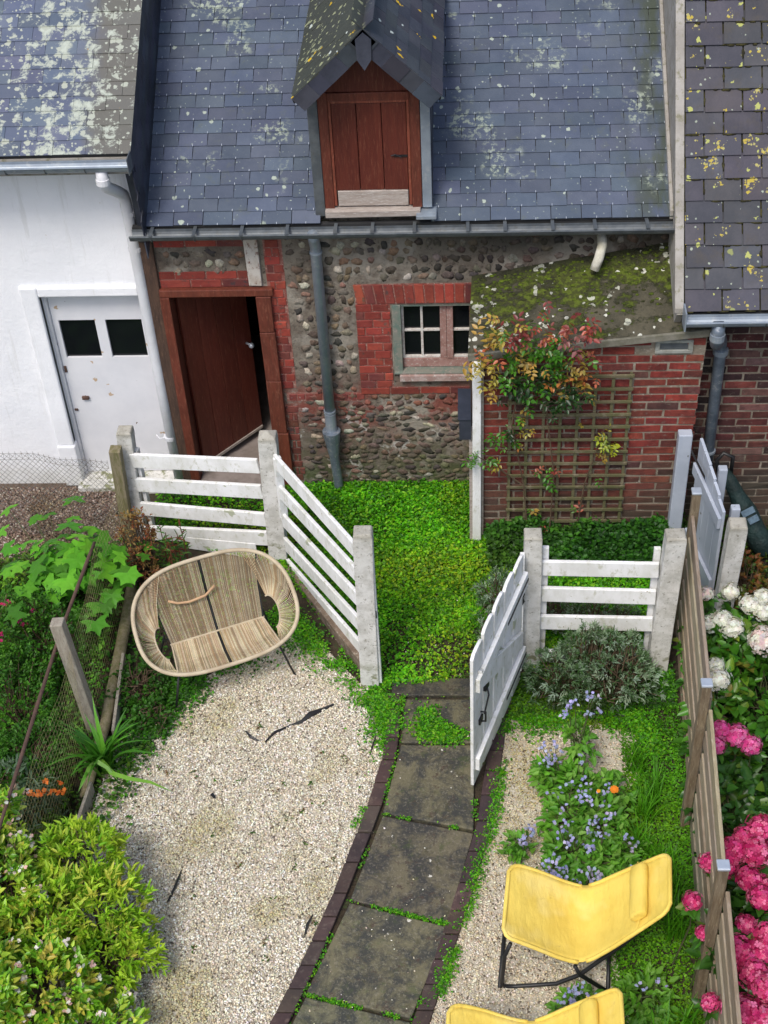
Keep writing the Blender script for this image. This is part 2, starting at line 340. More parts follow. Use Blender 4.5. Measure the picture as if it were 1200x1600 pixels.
M_zinc_dk = surf('zinc_weathered', (.085, .097, .108), (.13, .145, .155), 8, .5, .2, 30, metal=.3, c3=(.10, .105, .10))
M_wpipe = surf('white_pipe', (.68, .69, .72), (.60, .60, .62), 6, .5, .1, 30)
M_dirtypipe = surf('dirty_white_pipe', (.62, .60, .52), (.40, .38, .29), 14, .6, .2, 30)
M_lead = surf('lead_pipe', (.13, .16, .20), (.20, .24, .29), 9, .4, .3, 30, metal=.4, c3=(.33, .35, .37))
M_door = surf('oxblood_timber', (.082, .016, .010), (.105, .022, .013), 4, .55, .35, 30, st=(9, 9, .8), c3=(.15, .05, .03), use_attr=True)
M_frame = surf('red_brown_frame', (.145, .034, .019), (.10, .025, .014), 6, .6, .35, 40, st=(5, 5, .9), c3=(.19, .065, .038), use_attr=True)
M_dkwood = surf('rotten_timber', (.050, .030, .022), (.085, .048, .032), 8, .85, .6, 50, st=(5, 5, .7), c3=(.13, .075, .05))
M_barewood = surf('bare_silver_timber', (.40, .35, .31), (.30, .25, .215), 8, .8, .4, 50, st=(1, 5, 5), c3=(.50, .46, .42))
M_slatwood = surf('weathered_fence_timber', (.34, .28, .19), (.24, .19, .12), 7, .85, .5, 60, st=(6, .7, 6), c3=(.37, .32, .245), use_attr=True)
M_fpost = surf('fence_post_timber', (.20, .155, .10), (.12, .085, .05), 7, .85, .5, 60, st=(6, 6, .7), c3=(.27, .22, .14))
M_stake = surf('mossy_stake', (.24, .20, .13), (.15, .135, .06), 7, .9, .6, 60, st=(5, 5, .8), c3=(.10, .11, .03))
M_greystake = surf('grey_stake', (.34, .31, .25), (.25, .215, .17), 9, .9, .5, 60, st=(5, 5, .8), c3=(.16, .14, .11))
M_trellis = surf('trellis_timber', (.135, .115, .065), (.09, .09, .035), 4, .85, .4, 60, c3=(.19, .16, .11))
M_iron = surf('black_iron', (.012, .012, .014), (.02, .02, .02), 9, .45, .1, 40)
M_cap = surf('zinc_cap', (.55, .60, .66), (.47, .52, .58), 9, .35, .1, 40, metal=.5)
M_soil = surf('soil', (.030, .022, .013), (.055, .04, .024), 6, .95, 1.0, 45, bdist=.02, c3=(.045, .06, .02))
M_pebbly = surf('brown_shingle', (.10, .07, .05), (.16, .115, .085), 9, .9, 1.0, 70, bdist=.02)
M_gravelbed = surf('gravel_bed', (.50, .45, .35), (.60, .55, .45), 12, .95, 1.0, 90, bdist=.012, c3=(.26, .22, .16))
M_pebble = surf('pebbles', (1, 1, 1), (.86, .84, .80), 20, .75, .2, 90, use_attr=True)
def slab_mat():
    m, t, bs = node_mat('paving_slab'); p = wpos(t)
    base = mixc(t, ramp(t, noise(t, p, 4.2, 9, .78, .5), .43, .60), (.036, .036, .030), (.135, .12, .066)); base = mixc(t, ramp(t, noise(t, p, 11, 7, .8), .55, .64), base, (.055, .035, .022)); base = mixc(t, mth(t, 'MULTIPLY', ramp(t, noise(t, p, 7, 7, .75, .4), .55, .66), .6), base, (.055, .075, .02)); base = mixc(t, ramp(t, noise(t, p, 16, 6, .7), .55, .72), base, (.060, .056, .024))
    base = mixc(t, mth(t, 'MULTIPLY', ramp(t, noise(t, p, 60, 4, .7), .52, .66), .5), base, (.23, .21, .15)); base = mixc(t, 1.0, base, attr(t), 'MULTIPLY'); base = mixc(t, spots(t, p, 16, .16, .10, .5, 3), base, (.55, .53, .46))
    t.links.new(base, bs.inputs['Base Color']); bs.inputs['Roughness'].default_value = .72; bump(t, bs, noise(t, p, 80, 6, .7), .5, .005); return m
M_slab = slab_mat()
def brick_mat():
    m, t, bs = node_mat('brick'); p = wpos(t); X = xyz(t, p)
    base = mixc(t, ramp(t, noise(t, p, 14, 6, .7), .35, .65), (1.0, 1.0, 1.0), (.58, .56, .58)); base = mixc(t, 1.0, base, attr(t), 'MULTIPLY')
    base = mixc(t, mth(t, 'MULTIPLY', ramp(t, noise(t, p, 20, 6, .75), .56, .68), .6), base, (.17, .14, .11))
    lo = mth(t, 'MULTIPLY', ramp(t, mth(t, 'ADD', X[2], mth(t, 'MULTIPLY', noise(t, p, 3, 4), .7)), 1.25, .55), .72); base = mixc(t, lo, base, (.060, .050, .034))
    t.links.new(base, bs.inputs['Base Color']); bs.inputs['Roughness'].default_value = .88; bump(t, bs, noise(t, p, 70, 6, .7), .8, .006); return m
M_kerb = surf('purple_brick_kerb', (.042, .028, .027), (.066, .042, .037), 7, .8, .5, 60, use_attr=True, c3=(.10, .075, .06))
M_brick = brick_mat()
M_mortar = surf('brick_mortar', (.26, .22, .17), (.16, .135, .10), 9, .95, .6, 80, c3=(.34, .30, .25))
M_stone = surf('flint', (1, 1, 1), (.62, .60, .58), 26, .75, .9, 70, use_attr=True, c3=(1.35, 1.3, 1.2), bdist=.008)
def facade_mortar():
    m, t, bs = node_mat('lime_mortar'); p = wpos(t); X = xyz(t, p)
    base = mixc(t, ramp(t, noise(t, p, 5, 7, .7), .36, .64), (.115, .09, .07), (.215, .185, .145)); base = mixc(t, ramp(t, noise(t, p, 24, 6, .7), .53, .66), base, (.05, .038, .028)); base = mixc(t, mth(t, 'MULTIPLY', ramp(t, noise(t, p, 2.3, 5), .5, .60), .7), base, (.33, .30, .25)); base = mixc(t, mth(t, 'MULTIPLY', mth(t, 'MULTIPLY', ramp(t, noise(t, p, 2.9, 5, .7), .48, .58), ramp(t, X[2], 1.3, .7)), .6), base, (.24, .13, .105))
    red = mth(t, 'MULTIPLY', ramp(t, noise(t, p, 4, 5, .7), .42, .56), mth(t, 'MULTIPLY', ramp(t, X[2], 1.12, .92), ramp(t, X[2], .5, .75)))
    base = mixc(t, mth(t, 'MULTIPLY', red, .85), base, (.20, .040, .026))
    low = mth(t, 'MULTIPLY', ramp(t, X[2], .7, .3), ramp(t, noise(t, p, 7, 4), .45, .6)); base = mixc(t, mth(t, 'MULTIPLY', low, .8), base, (.10, .095, .055))
    wp = mth(t, 'MULTIPLY', ramp(t, noise(t, p, 3.1, 5, .7), .58, .64), ramp(t, X[2], .95, .6)); base = mixc(t, mth(t, 'MULTIPLY', wp, .8), base, (.50, .48, .44))
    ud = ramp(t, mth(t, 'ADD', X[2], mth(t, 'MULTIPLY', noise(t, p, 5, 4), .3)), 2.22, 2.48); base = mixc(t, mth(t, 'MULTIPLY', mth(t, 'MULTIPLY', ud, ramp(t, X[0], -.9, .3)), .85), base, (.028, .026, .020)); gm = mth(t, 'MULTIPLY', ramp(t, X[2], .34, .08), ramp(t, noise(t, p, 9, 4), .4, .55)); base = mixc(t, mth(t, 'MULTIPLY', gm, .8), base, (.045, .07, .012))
    t.links.new(base, bs.inputs['Base Color']); bs.inputs['Roughness'].default_value = .95; bump(t, bs, noise(t, p, 50, 6, .7), .9, .012); return m
M_lime = facade_mortar()
def redbrick():
    m, t, bs = node_mat('red_painted_brick'); p = wpos(t)
    base = mixc(t, ramp(t, noise(t, p, 7, 6, .7), .36, .66), (.21, .027, .020), (.29, .046, .030)); base = mixc(t, ramp(t, noise(t, p, 18, 6, .75), .56, .66), base, (.11, .045, .036)); base = mixc(t, mth(t, 'MULTIPLY', ramp(t, noise(t, p, 30, 6, .75), .60, .68), .7), base, (.30, .22, .18)); base = mixc(t, 1.0, base, attr(t), 'MULTIPLY')
    t.links.new(base, bs.inputs['Base Color']); bs.inputs['Roughness'].default_value = .75; bump(t, bs, noise(t, p, 60, 5, .7), .6, .006); return m
M_redbrick = redbrick()
M_redjoint = surf('red_washed_joints', (.26, .12, .095), (.20, .055, .042), 14, .95, .5, 70, c3=(.38, .28, .23))
def leantoroof():
    m, t, bs = node_mat('mossy_sheet_roof'); p = wpos(t); X = xyz(t, p)
    base = mixc(t, ramp(t, noise(t, p, 4, 6, .65), .38, .64), (.045, .042, .026), (.090, .080, .052)); base = mixc(t, ramp(t, noise(t, p, 11, 6, .7), .53, .66), base, (.032, .032, .016))
    ms = ramp(t, mth(t, 'ADD', noise(t, stretch(t, p, (1, 1.4, 1)), 3.4, 7, .7), mth(t, 'MULTIPLY', ramp(t, X[1], 8.3, 8.8),   .10)), .50, .60); base = mixc(t, ms, base, (.045, .052, .007))
    base = mixc(t, mth(t, 'MULTIPLY', ms, ramp(t, noise(t, p, 30, 4), .45, .6)), base, (.085, .115, .008))
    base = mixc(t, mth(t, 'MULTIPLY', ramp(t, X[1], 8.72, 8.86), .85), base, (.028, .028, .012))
    base = mixc(t, spots(t, p, 22, .34, .22, .5, 4), base, (.58, .58, .50)); 
    pl = mth(t, 'MULTIPLY', ramp(t, noise(t, p, 2.8, 2), .5, .6), .7); base = mixc(t, spots(t, p, 19, .5, pl, .5, 8), base, (.44, .45, .36))
    t.links.new(base, bs.inputs['Base Color']); bs.inputs['Roughness'].default_value = .95
    h = mth(t, 'ADD', mth(t, 'MULTIPLY', ms, 2.0), noise(t, p, 60, 6, .7)); bump(t, bs, h, .9, .012); return m
M_lroof = leantoroof()
M_glass, _t, _b = node_mat('dark_glass'); _b.inputs['Base Color'].default_value = (.006, .007, .009, 1); _b.inputs['Roughness'].default_value = .12; _b.inputs['Specular IOR Level'].default_value = .25
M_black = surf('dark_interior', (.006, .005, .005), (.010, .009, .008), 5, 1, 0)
M_floor = surf('worn_floor', (.18, .15, .13), (.26, .22, .20), 6, .8, .4, 60)
M_stucco = surf('grey_stucco', (.36, .34, .31), (.28, .26, .23), 5, .95, .8, 50, c3=(.20, .19, .13))
M_leaf = leafmat('leaf'); M_gleaf = leafmat('glossy_leaf', .38, .25, .5); M_petal = leafmat('petal', .6, .25, .2)
M_stem = surf('stem', (.05, .075, .02), (.09, .085, .04), 12, .8, .3, 60); M_twig = surf('twig', (.07, .045, .025), (.11, .075, .045), 12, .85, .3, 60)
M_cord = surf('woven_cord', (.52, .44, .31), (.42, .34, .23), 9, .7, .4, 160, use_attr=True)
def canvas():
    m, t, bs = node_mat('yellow_canvas'); p = wpos(t)
    base = mixc(t, ramp(t, noise(t, p, 5, 5, .6), .35, .68), (.82, .62, .13), (.74, .54, .10)); base = mixc(t, mth(t, 'MULTIPLY', ramp(t, noise(t, p, 3.1, 3), .5, .7), .5), base, (.84, .70, .28)); base = mixc(t, mth(t, 'MULTIPLY', ramp(t, noise(t, p, 13, 6, .75), .58, .72), .45), base, (.52, .36, .09))
    wv = t.nodes.new('ShaderNodeTexWave'); wv.inputs['Scale'].default_value = 95; wv.bands_direction = 'X'; t.links.new(p, wv.inputs['Vector']); w2 = t.nodes.new('ShaderNodeTexWave'); w2.inputs['Scale'].default_value = 95; w2.bands_direction = 'Y'; t.links.new(p, w2.inputs['Vector'])
    wr = noise(t, stretch(t, p, (2.0, .8, 2.0)), 6, 3); h = mth(t, 'ADD', mth(t, 'MULTIPLY', mth(t, 'ADD', wv.outputs['Fac'], w2.outputs['Fac']), .10), mth(t, 'MULTIPLY', wr, 3.0))
    t.links.new(base, bs.inputs['Base Color']); bs.inputs['Roughness'].default_value = .85; bs.inputs['Specular IOR Level'].default_value = .2; bump(t, bs, h, .8, .006); return m
M_yel = canvas()
M_wire = surf('galvanised_wire', (.24, .24, .24), (.16, .14, .11), 14, .5, 0, metal=.4); M_rustwire = surf('rusty_wire', (.34, .32, .14), (.24, .21, .10), 14, .7, 0)
M_rust = surf('rusty_rail', (.075, .042, .032), (.11, .062, .045), 10, .8, .4, 60)

# ================================================================== SETTING: ground
def sheet(name, pts, z, mat, kind='structure'):
    m = MB(); m.add([(x, y, z) for x, y in pts], [tuple(range(len(pts)))]); return obj(name, m, mat, kind=kind)
sheet('ground', [(-60, -60), (60, -60), (60, 60), (-60, 60)], -.012, M_soil)
sheet('shingle_ground', [(-6, 7.75), (-2.72, 7.75), (-2.68, 8.93), (-6, 8.93)], -.004, M_pebbly)
KLO = [(-.58, 6.62), (-.59, 6.1), (-.70, 5.6), (-.86, 5.0), (-1.01, 4.56), (-1.16, 4.15), (-1.42, 3.55)]
KLI = [(-.49, 6.62), (-.50, 6.1), (-.605, 5.6), (-.775, 5.0), (-.915, 4.56), (-1.055, 4.15), (-1.30, 3.55)]
KRI = [(.02, 6.62), (.05, 6.1), (.045, 5.6), (-.075, 5.0), (-.225, 4.56), (-.37, 4.15), (-.62, 3.55)]
KRO = [(.24, 6.40), (.20, 6.05), (.135, 5.55), (-.015, 4.97), (-.135, 4.56), (-.25, 4.15), (-.48, 3.55)]
GL = [(-2.5, 3.5), (-2.52, 5.4), (-2.44, 6.1), (-2.25, 6.5), (-1.9, 6.78), (-1.45, 7.2), (-1.2, 7.25), (-.78, 6.72), (-.60, 6.62)]+KLO[1:]
GR = KRO+[(.95, 3.55), (.88, 4.3), (.80, 5.0), (.70, 5.5), (1.1, 5.9), (1.15, 6.25), (.75, 6.42)]
sheet('gravel_bed_left', GL, .004, M_gravelbed); sheet('gravel_bed_right', GR, .004, M_gravelbed)
def polybox(m, a, b, c, d, z0, z1, col): m.poly([(a[0], a[1], z0), (b[0], b[1], z0), (c[0], c[1], z0), (d[0], d[1], z0)], (0, 0, z1-z0), col)
def lerp(P, f):
    P = np.array(P); k = f*(len(P)-1); i = min(int(k), len(P)-2); return P[i]+(P[i+1]-P[i])*(k-i)
kb = MB()
def kerb(Pi, Po, nb):
    for i in range(nb):
        f0, f1 = i/nb, (i+1)/nb-.003; a, b, c, d = lerp(Po, f0), lerp(Po, f1), lerp(Pi, f1), lerp(Pi, f0); sh = rng.uniform(-.003, .003, 2)
        polybox(kb, d+sh, a+sh, b+sh, c+sh, -.05, .028+rng.uniform(-.003, .003), jc((1, 1, 1), .25))
kerb(KLI, KLO, 16); KRI2 = [(a[0]+.008, a[1]) for a in KRI]
kerb([(x-.10, y) for x, y in KRO], KRO, 15)
obj('path_kerb', kb, M_kerb, kind='structure', bev=.006)
ps = MB()
polybox(ps, (-.56, 6.61), (.03, 6.61), (.03, 6.77), (-.56, 6.77), -.04, .020, (.62, .62, .66))
JL = [(-.475, 6.59), (-.49, 6.18), (-.59, 5.60), (-.765, 4.95), (-.985, 4.32), (-1.22, 3.70)]; JR = [(.00, 6.59), (.03, 6.18), (.02, 5.47), (-.135, 4.79), (-.345, 4.17), (-.58, 3.56)]
for i in range(5):
    a, b, c, d = map(np.array, (JL[i], JR[i], JR[i+1], JL[i+1])); g = .012; 
    polybox(ps, d+[g, g], c+[-g, g], b+[-g, -g], a+[g, -g], -.04, .022+[-.006, .002, -.001, .003, 0][i], jc((1, 1, 1), .12))
obj('garden_path', ps, M_slab, kind='structure', bev=.008)
# pebbles
OCT = np.array([[1, 0, 0], [-1, 0, 0], [0, 1, 0], [0, -1, 0], [0, 0, 1], [0, 0, -1]], float); OF = np.array([[0, 2, 4], [2, 1, 4], [1, 3, 4], [3, 0, 4], [2, 0, 5], [1, 2, 5], [3, 1, 5], [0, 3, 5]])
def pebbles(name, poly, n, size, cols, wts, z=.006, thin=None, label=None, cat=None):
    P = np.array(poly); lo, hi = P.min(0), P.max(0); q = rng.uniform(lo, hi, (n, 2)); k = inpoly(q[:, 0], q[:, 1], poly)
    if thin is not None: k &= rng.random(n) < thin(q[:, 0], q[:, 1])
    q = q[k]; n = len(q); s = rng.uniform(*size, n)**1.0; S = np.stack([s*rng.uniform(.8, 1.5, n), s*rng.uniform(.7, 1.1, n), s*rng.uniform(.45, .75, n)], 1)
    V = OCT[None]*(1+rng.uniform(-.25, .25, (n, 6, 1)))*S[:, None]; a = rng.uniform(0, 6.3, n); b = rng.normal(0, .35, n)
    ca, sa = np.cos(a)[:, None], np.sin(a)[:, None]; x, y = V[:, :, 0]*ca-V[:, :, 1]*sa, V[:, :, 0]*sa+V[:, :, 1]*ca; zz = V[:, :, 2]+V[:, :, 0]*np.sin(b)[:, None]
    V = np.stack([x+q[:, :1], y+q[:, 1:], zz+z+rng.uniform(0, .008, (n, 1))], 2).reshape(-1, 3)
    tn = fbm(q[:, 0], q[:, 1], 1.9)[:, None]; cl = palette(n, cols, wts, .2)*(1-np.clip((tn-.52)*2.2, 0, .45)*np.array([.55, .6, 1.0])); cl = np.repeat(cl, 6, 0)
    o = npobj(name, V, (np.arange(n)[:, None, None]*6+OF[None]).reshape(-1, 3), cl, M_pebble, None, kind='stuff')
    o['label'] = label; return o
GC = [(.80, .74, .60), (.70, .62, .47), (.90, .87, .78), (.42, .35, .26), (.17, .14, .11), (.76, .68, .48)]; GW = [5, 4, 6, 2.2, 1.4, 1.8]
path_poly = KLO+KRO[::-1]
def thinL(x, y):
    e = fbm(x, y, 1.7); top = np.clip((y-6.35-.5*e)/.5, 0, 1); return np.clip(1-.75*top, .1, 1)
pebbles('gravel', GL, 95000, (.004, .0095), GC, GW, thin=thinL, label='cream shingle gravel left of the paved path')
pebbles('gravel', GR, 38000, (.004, .0095), [(a*.92, b*.88, c*.82) for a, b, c in GC], GW, thin=lambda x, y: np.where(x > .62, .5, 1.0), label='cream shingle gravel right of the paved path')
pebbles('gravel', [(-4.2, 7.9), (-2.72, 7.9), (-2.70, 8.86), (-4.2, 8.86)], 16000, (.006, .013), [(.22, .15, .11), (.34, .26, .2), (.14, .09, .07), (.48, .42, .36)], [4, 2, 4, 1], label='brown shingle in front of the garage door')
pebbles('gravel', [(-1.1, 6.8), (.3, 6.8), (.3, 7.7), (-.9, 7.7)], 1500, (.004, .009), GC, GW, thin=lambda x, y: fbm(x, y, 2)**2, z=.004, label='loose pale stones in the green of the gateway')
pebbles('gravel', [(-1.3, 3.6), (-1.05, 4.2), (-.6, 5.6), (-.5, 6.6), (.22, 6.4), (.13, 5.5), (-.28, 4.1), (-.5, 3.6)], 1500, (.003, .007), GC, GW, thin=lambda x, y: np.clip(.06+(fbm(x, y, 4)-.5)*1.6, .03, 1), z=.025, label='small pale stones strayed onto the slabs')
# ground cover
GREEN = [(.09, .36, .006), (.13, .45, .008), (.055, .23, .007), (.20, .44, .015), (.035, .15, .006)]
DGREEN = [(.038, .14, .010), (.06, .20, .014), (.024, .09, .010)]
def cover(name, poly, n, L, cols, dens, label, h=.03, Wd=.7, hill=None, wts=None, mat=None):
    P = np.array(poly); lo, hi = P.min(0), P.max(0); q = rng.uniform(lo, hi, (n, 2)); k = inpoly(q[:, 0], q[:, 1], poly) & (rng.random(n) < dens(q[:, 0], q[:, 1])); q = q[k]; n = len(q)
    hh = fbm(q[:, 0], q[:, 1], 4.0); hz = h*(.3+1.6*hh)*rng.uniform(.2, 1, n)
    if hill is not None: hz = hz+hill(q[:, 0], q[:, 1])*rng.uniform(.3, 1, n)
    D = np.stack([rng.normal(0, 1, n), rng.normal(0, 1, n), rng.uniform(-.1, .8, n)], 1); Ls = rng.uniform(*L, n)
    lv = Leaves(); lv.add(np.column_stack([q, hz]), D, Ls, Ls*Wd, palette(n, cols, wts)*(.75+.75*vnoise(q[:, 0], q[:, 1], 5))[:, None]*np.array([1, 1, 1])*(1+np.clip((vnoise(q[:, 0]+5, q[:, 1], 2.2)-.5)*1.2, 0, 1)[:, None]*np.array([1.25, -.08, .3]))); o = lv.build(name, mat or M_leaf, None, kind='stuff'); o['label'] = label; return o
LAWN = [(-2.55, 8.86), (-2.5, 8.2), (-1.5, 7.95), (-.72, 6.80), (-.60, 6.68), (.02, 6.78), (.40, 6.85), (1.35, 6.80), (1.6, 8.0), (1.6, 8.3), (.1, 8.22), (.1, 8.86)]
def dl(x, y):
    d = .6+.7*np.clip((y-6.9)/.9, 0, 1); bare = np.clip((fbm(x, y, 2.6)-.50)*7, 0, 1)*np.clip((7.55-y)/.4, 0, 1); d = d*(.55+1.3*fbm(x, y, 3))*(1-.6*bare)*(1-.5*np.clip((fbm(x+9, y, 6)-.55)*8, 0, 1)); edge = np.clip((.0+x+1.55)/.35, .25, 1); return np.clip(d*edge, .0, 1)
cover('ground_cover', LAWN, 150000, (.007, .034), GREEN, dl, 'bright green mind-your-own-business carpeting the yard before the stone cottage', .03,
      hill=lambda x, y: .07*np.clip(1-((x+.85)**2+(y-8.45)**2)/.18, 0, 1)+.03*np.clip((y-7.6), 0, 1))
cover('ground_cover', [(.78, 4.7), (.86, 3.6), (1.42, 3.6), (1.42, 6.85), (.3, 6.75), (.25, 6.40), (1.0, 6.3), (1.0, 5.6)], 60000, (.010, .024), [(.08, .27, .006), (.11, .34, .008), (.05, .18, .008)], lambda x, y: np.clip(.35+fbm(x, y, 3), 0, 1), 'low green moss and clover along the slatted fence', .02)
def strip(pts, wd):
    P = np.array(pts); return P, wd
def weeds_along(name, pts, n, wd, label, L=(.008, .02), cols=GREEN, gap=1.5, h=.014):
    lo_ = .50 if gap in (4, 5) else .42
    P = np.array(pts, float); s = rng.random(n)*(len(P)-1); i = np.minimum(s.astype(int), len(P)-2); q = P[i]+(P[i+1]-P[i])*(s-i)[:, None]+rng.normal(0, wd, (n, 2))
    k = rng.random(n) < np.clip((fbm(q[:, 0]*1.0, q[:, 1], gap)-lo_)*6, 0, 1); q = q[k]; n = len(q)
    D = np.stack([rng.normal(0, 1, n), rng.normal(0, 1, n), rng.uniform(0, .7, n)], 1); Ls = rng.uniform(*L, n); lv = Leaves()
    lv.add(np.column_stack([q, .018+rng.random(n)*h]), D, Ls, Ls*.7, palette(n, cols)); o = lv.build(name, M_leaf, None, kind='stuff'); o['label'] = label; return o
weeds_along('weeds', KRO, 5500, .026, 'green weeds growing along the right edge of the path', gap=3)
weeds_along('weeds', JR, 1500, .009, 'moss in the joint between slabs and right kerb', gap=5)
weeds_along('weeds', JL, 900, .007, 'moss in the joint between slabs and left kerb', gap=5)
for k, lb in ((2, 'third'), (3, 'fourth'), (4, 'fifth')):
    weeds_along('weeds', [JL[k], JR[k]], 700, .007, 'moss line across the path under the %s slab joint' % lb, gap=4)
weeds_along('weeds', [(-1.5, 7.5), (-1.0, 6.95), (-.66, 6.62), (-.6, 6.3)], 9000, .07, 'green weeds along the foot of the white rail fence', gap=2.4, L=(.01, .025))
weeds_along('weeds', [(-.35, 6.3), (-.1, 6.26), (-.32, 6.44)], 2200, .055, 'clump of green weeds on the broken first slab', gap=2.2, L=(.01, .028))
weeds_along('weeds', [(-.59, 6.5), (-.6, 6.0), (-.75, 5.5), (-.62, 6.2)], 1200, .02, 'green tufts on the gravel by the left kerb', gap=3)
weeds_along('weeds', [(-2.5, 5.3), (-2.2, 6.5), (-1.9, 6.9), (-1.4, 7.2)], 9000, .10, 'green weeds creeping into the gravel behind the cane seat', gap=1.6, L=(.012, .03), cols=DGREEN+GREEN[:1])
weeds_along('weeds', [(.35, 6.38), (.8, 6.45), (1.15, 6.3), (1.15, 5.9)], 6000, .08, 'green weeds at the top edge of the right gravel', gap=1.8, L=(.01, .025))
lv = Leaves()
q = np.stack([rng.uniform(-2.4, -.7, 160), rng.uniform(3.7, 6.4, 160)], 1); q = q[inpoly(q[:, 0], q[:, 1], GL)][:60]
for x, y in q:
    k = rng.integers(3, 9); lv.add(np.column_stack([x+rng.normal(0, .01, k), y+rng.normal(0, .01, k), np.full(k, .016)]), np.stack([rng.normal(0, 1, k), rng.normal(0, 1, k), rng.uniform(0, .5, k)], 1), rng.uniform(.01, .03, k), rng.uniform(.006, .014, k), palette(k, [(.10, .2, .02), (.18, .10, .05), (.05, .12, .02)]))
o = lv.build('litter', M_leaf, None, kind='stuff'); o['label'] = 'fallen leaves and seedlings scattered on the gravel'
# torn weed membrane showing black in the gravel
def strip_piece(pts, wds, label):
    m = MB(); P = [at(u, v)[:2] for u, v in pts]; L_, R_ = [], []
    for i, p in enumerate(P):
        d = np.array(P[min(i+1, len(P)-1)])-np.array(P[max(i-1, 0)]); d /= np.linalg.norm(d); n = np.array([-d[1], d[0]]); L_.append(p+n*wds[i]); R_.append(p-n*wds[i])
    k = len(P); zz = [.020+.010*math.sin(i*2.1) for i in range(k)]
    m.add([(*a, z+.006) for a, z in zip(L_, zz)]+[(*a, z) for a, z in zip(R_, zz)]+[(*a, z-.004) for a, z in zip(L_, zz)]+[(*a, z-.010) for a, z in zip(R_, zz)],
          [(i, i+1, k+i+1, k+i) for i in range(k-1)]+[(2*k+i, 3*k+i, 3*k+i+1, 2*k+i+1) for i in range(k-1)]+[(i, 2*k+i, 2*k+i+1, i+1) for i in range(k-1)]+[(k+i, k+i+1, 3*k+i+1, 3*k+i) for i in range(k-1)])
    tag(obj('membrane_scrap', m, M_iron), label, 'plastic scrap', 'torn black scraps showing in the gravel')
strip_piece([(415, 1162), (430, 1148), (450, 1137), (472, 1130), (485, 1120), (505, 1110), (522, 1103)], [.003, .006, .004, .010, .018, .012, .003], 'long torn black strip in gravel in front of the cane seat')
strip_piece([(384, 1145), (392, 1155), (406, 1160)], [.002, .008, .003], 'short black scrap just left of the long torn strip')
strip_piece([(284, 1362), (276, 1385), (268, 1400), (262, 1412)], [.003, .008, .009, .003], 'thin black strip in gravel near the lime-green shrub')
strip_piece([(489, 1432), (481, 1448), (475, 1468)], [.004, .009, .003], 'small black strip in gravel close to the curved kerb')
strip_piece([(588, 1152), (582, 1170), (578, 1182)], [.003, .006, .002], 'tiny black scrap beside the top of the left kerb')
strip_piece([(331, 1243), (336, 1250)], [.010, .006], 'black speck of plastic in mid gravel')

# ================================================================== roofs
def slate_rows(m, o, U, Vv, lu, lv_, sw, sh, th, cols=.14, lift=.008, hooks=None, jitter=.003, tint=None, u0=0.0, gap=.0025):
    """overlapping slates as separate thin slabs; o eave corner, U along the eave, Vv up the slope"""
    U = np.array(U, float); Vv = np.array(Vv, float); Nn = np.cross(U, Vv); Nn /= np.linalg.norm(Nn)
    if Nn[2] < 0: Nn = -Nn
    nr = int(lv_/sh)+1
    for r in range(nr):
        off = (sw/2 if r % 2 else 0)-sw+rnd.uniform(-.006, .006)
        k = off
        while k < lu:
            a, b = max(k+gap/2, u0), min(k+sw-gap/2, lu); k += sw
            if b-a < .02: continue
            v0 = r*sh+rnd.uniform(-jitter, jitter); v1 = min(v0+sh*1.5, lv_+sh); z0 = lift+rnd.uniform(0, .003); z1 = z0-lift*.95
            c = jc((1, 1, 1), cols)
            if tint: c = tuple(x*y for x, y in zip(c, tint(a, v0)))
            p = [o+U*a+Vv*v0+Nn*z0, o+U*b+Vv*(v0+rnd.uniform(-jitter, jitter)*.5)+Nn*(z0+rnd.uniform(-.001, .001)), o+U*b+Vv*v1+Nn*z1, o+U*a+Vv*v1+Nn*z1]
            q = [x-Nn*th for x in p]; m.add(p+q, [(0, 1, 2, 3), (7, 6, 5, 4), (0, 4, 5, 1), (1, 5, 6, 2), (3, 2, 6, 7), (0, 3, 7, 4)], c)
            if hooks is not None:
                h = o+U*((a+b)/2)+Vv*(v0-.004)+Nn*(z0+.0025); hooks.obox(h-U*.0015, U*.003, Vv*.016, Nn*.002)
def sl(deg): return np.array([0, math.cos(math.radians(deg)), math.sin(math.radians(deg))])
# ---------------- stone cottage
YF = 8.875
cot = thing('stone_cottage', 'flint and brick cottage with blue slate roof, open door and dormer hatch', 'house', (-.4, YF, 0))
TH = 31; vv = sl(TH); e0 = np.array([-2.27, 8.75, 2.515])
roof = MB(); hooks = MB()
DX0, DX1 = -1.03, -.26
def roofpart(x0, x1, l, start=0.0):
    slate_rows(roof, np.array([x0, e0[1], e0[2]])+vv*start, (1, 0, 0), vv, x1-x0, l, .208, .1045, .006, .13, lift=.011, gap=.005, hooks=hooks)
roofpart(-2.27, DX0, 2.9); roofpart(DX1, 1.44, 2.9)
ro = obj('roof', roof, M_slate, cot)
obj('slate_hook', hooks, M_cap, ro, kind='stuff')
ub = MB(); nrm = np.cross((1, 0, 0), vv)
for a, b in ((-2.27, DX0), (DX1, 1.44)): ub.obox(np.array([a, e0[1], e0[2]])-nrm*.045, (b-a, 0, 0), vv*2.9, nrm*.04)
ub.obox(np.array([DX0, 8.98, 2.515+.23*math.tan(math.radians(TH))])-nrm*.045+vv*1.8, (DX1-DX0, 0, 0), vv*1.0, nrm*.04)
ub.box(-2.27, 1.44, 11.2, 11.3, 0, 3.95)
obj('roof_light_block', ub, M_under, cot)  # planes added below the slates to block light, plus a back wall
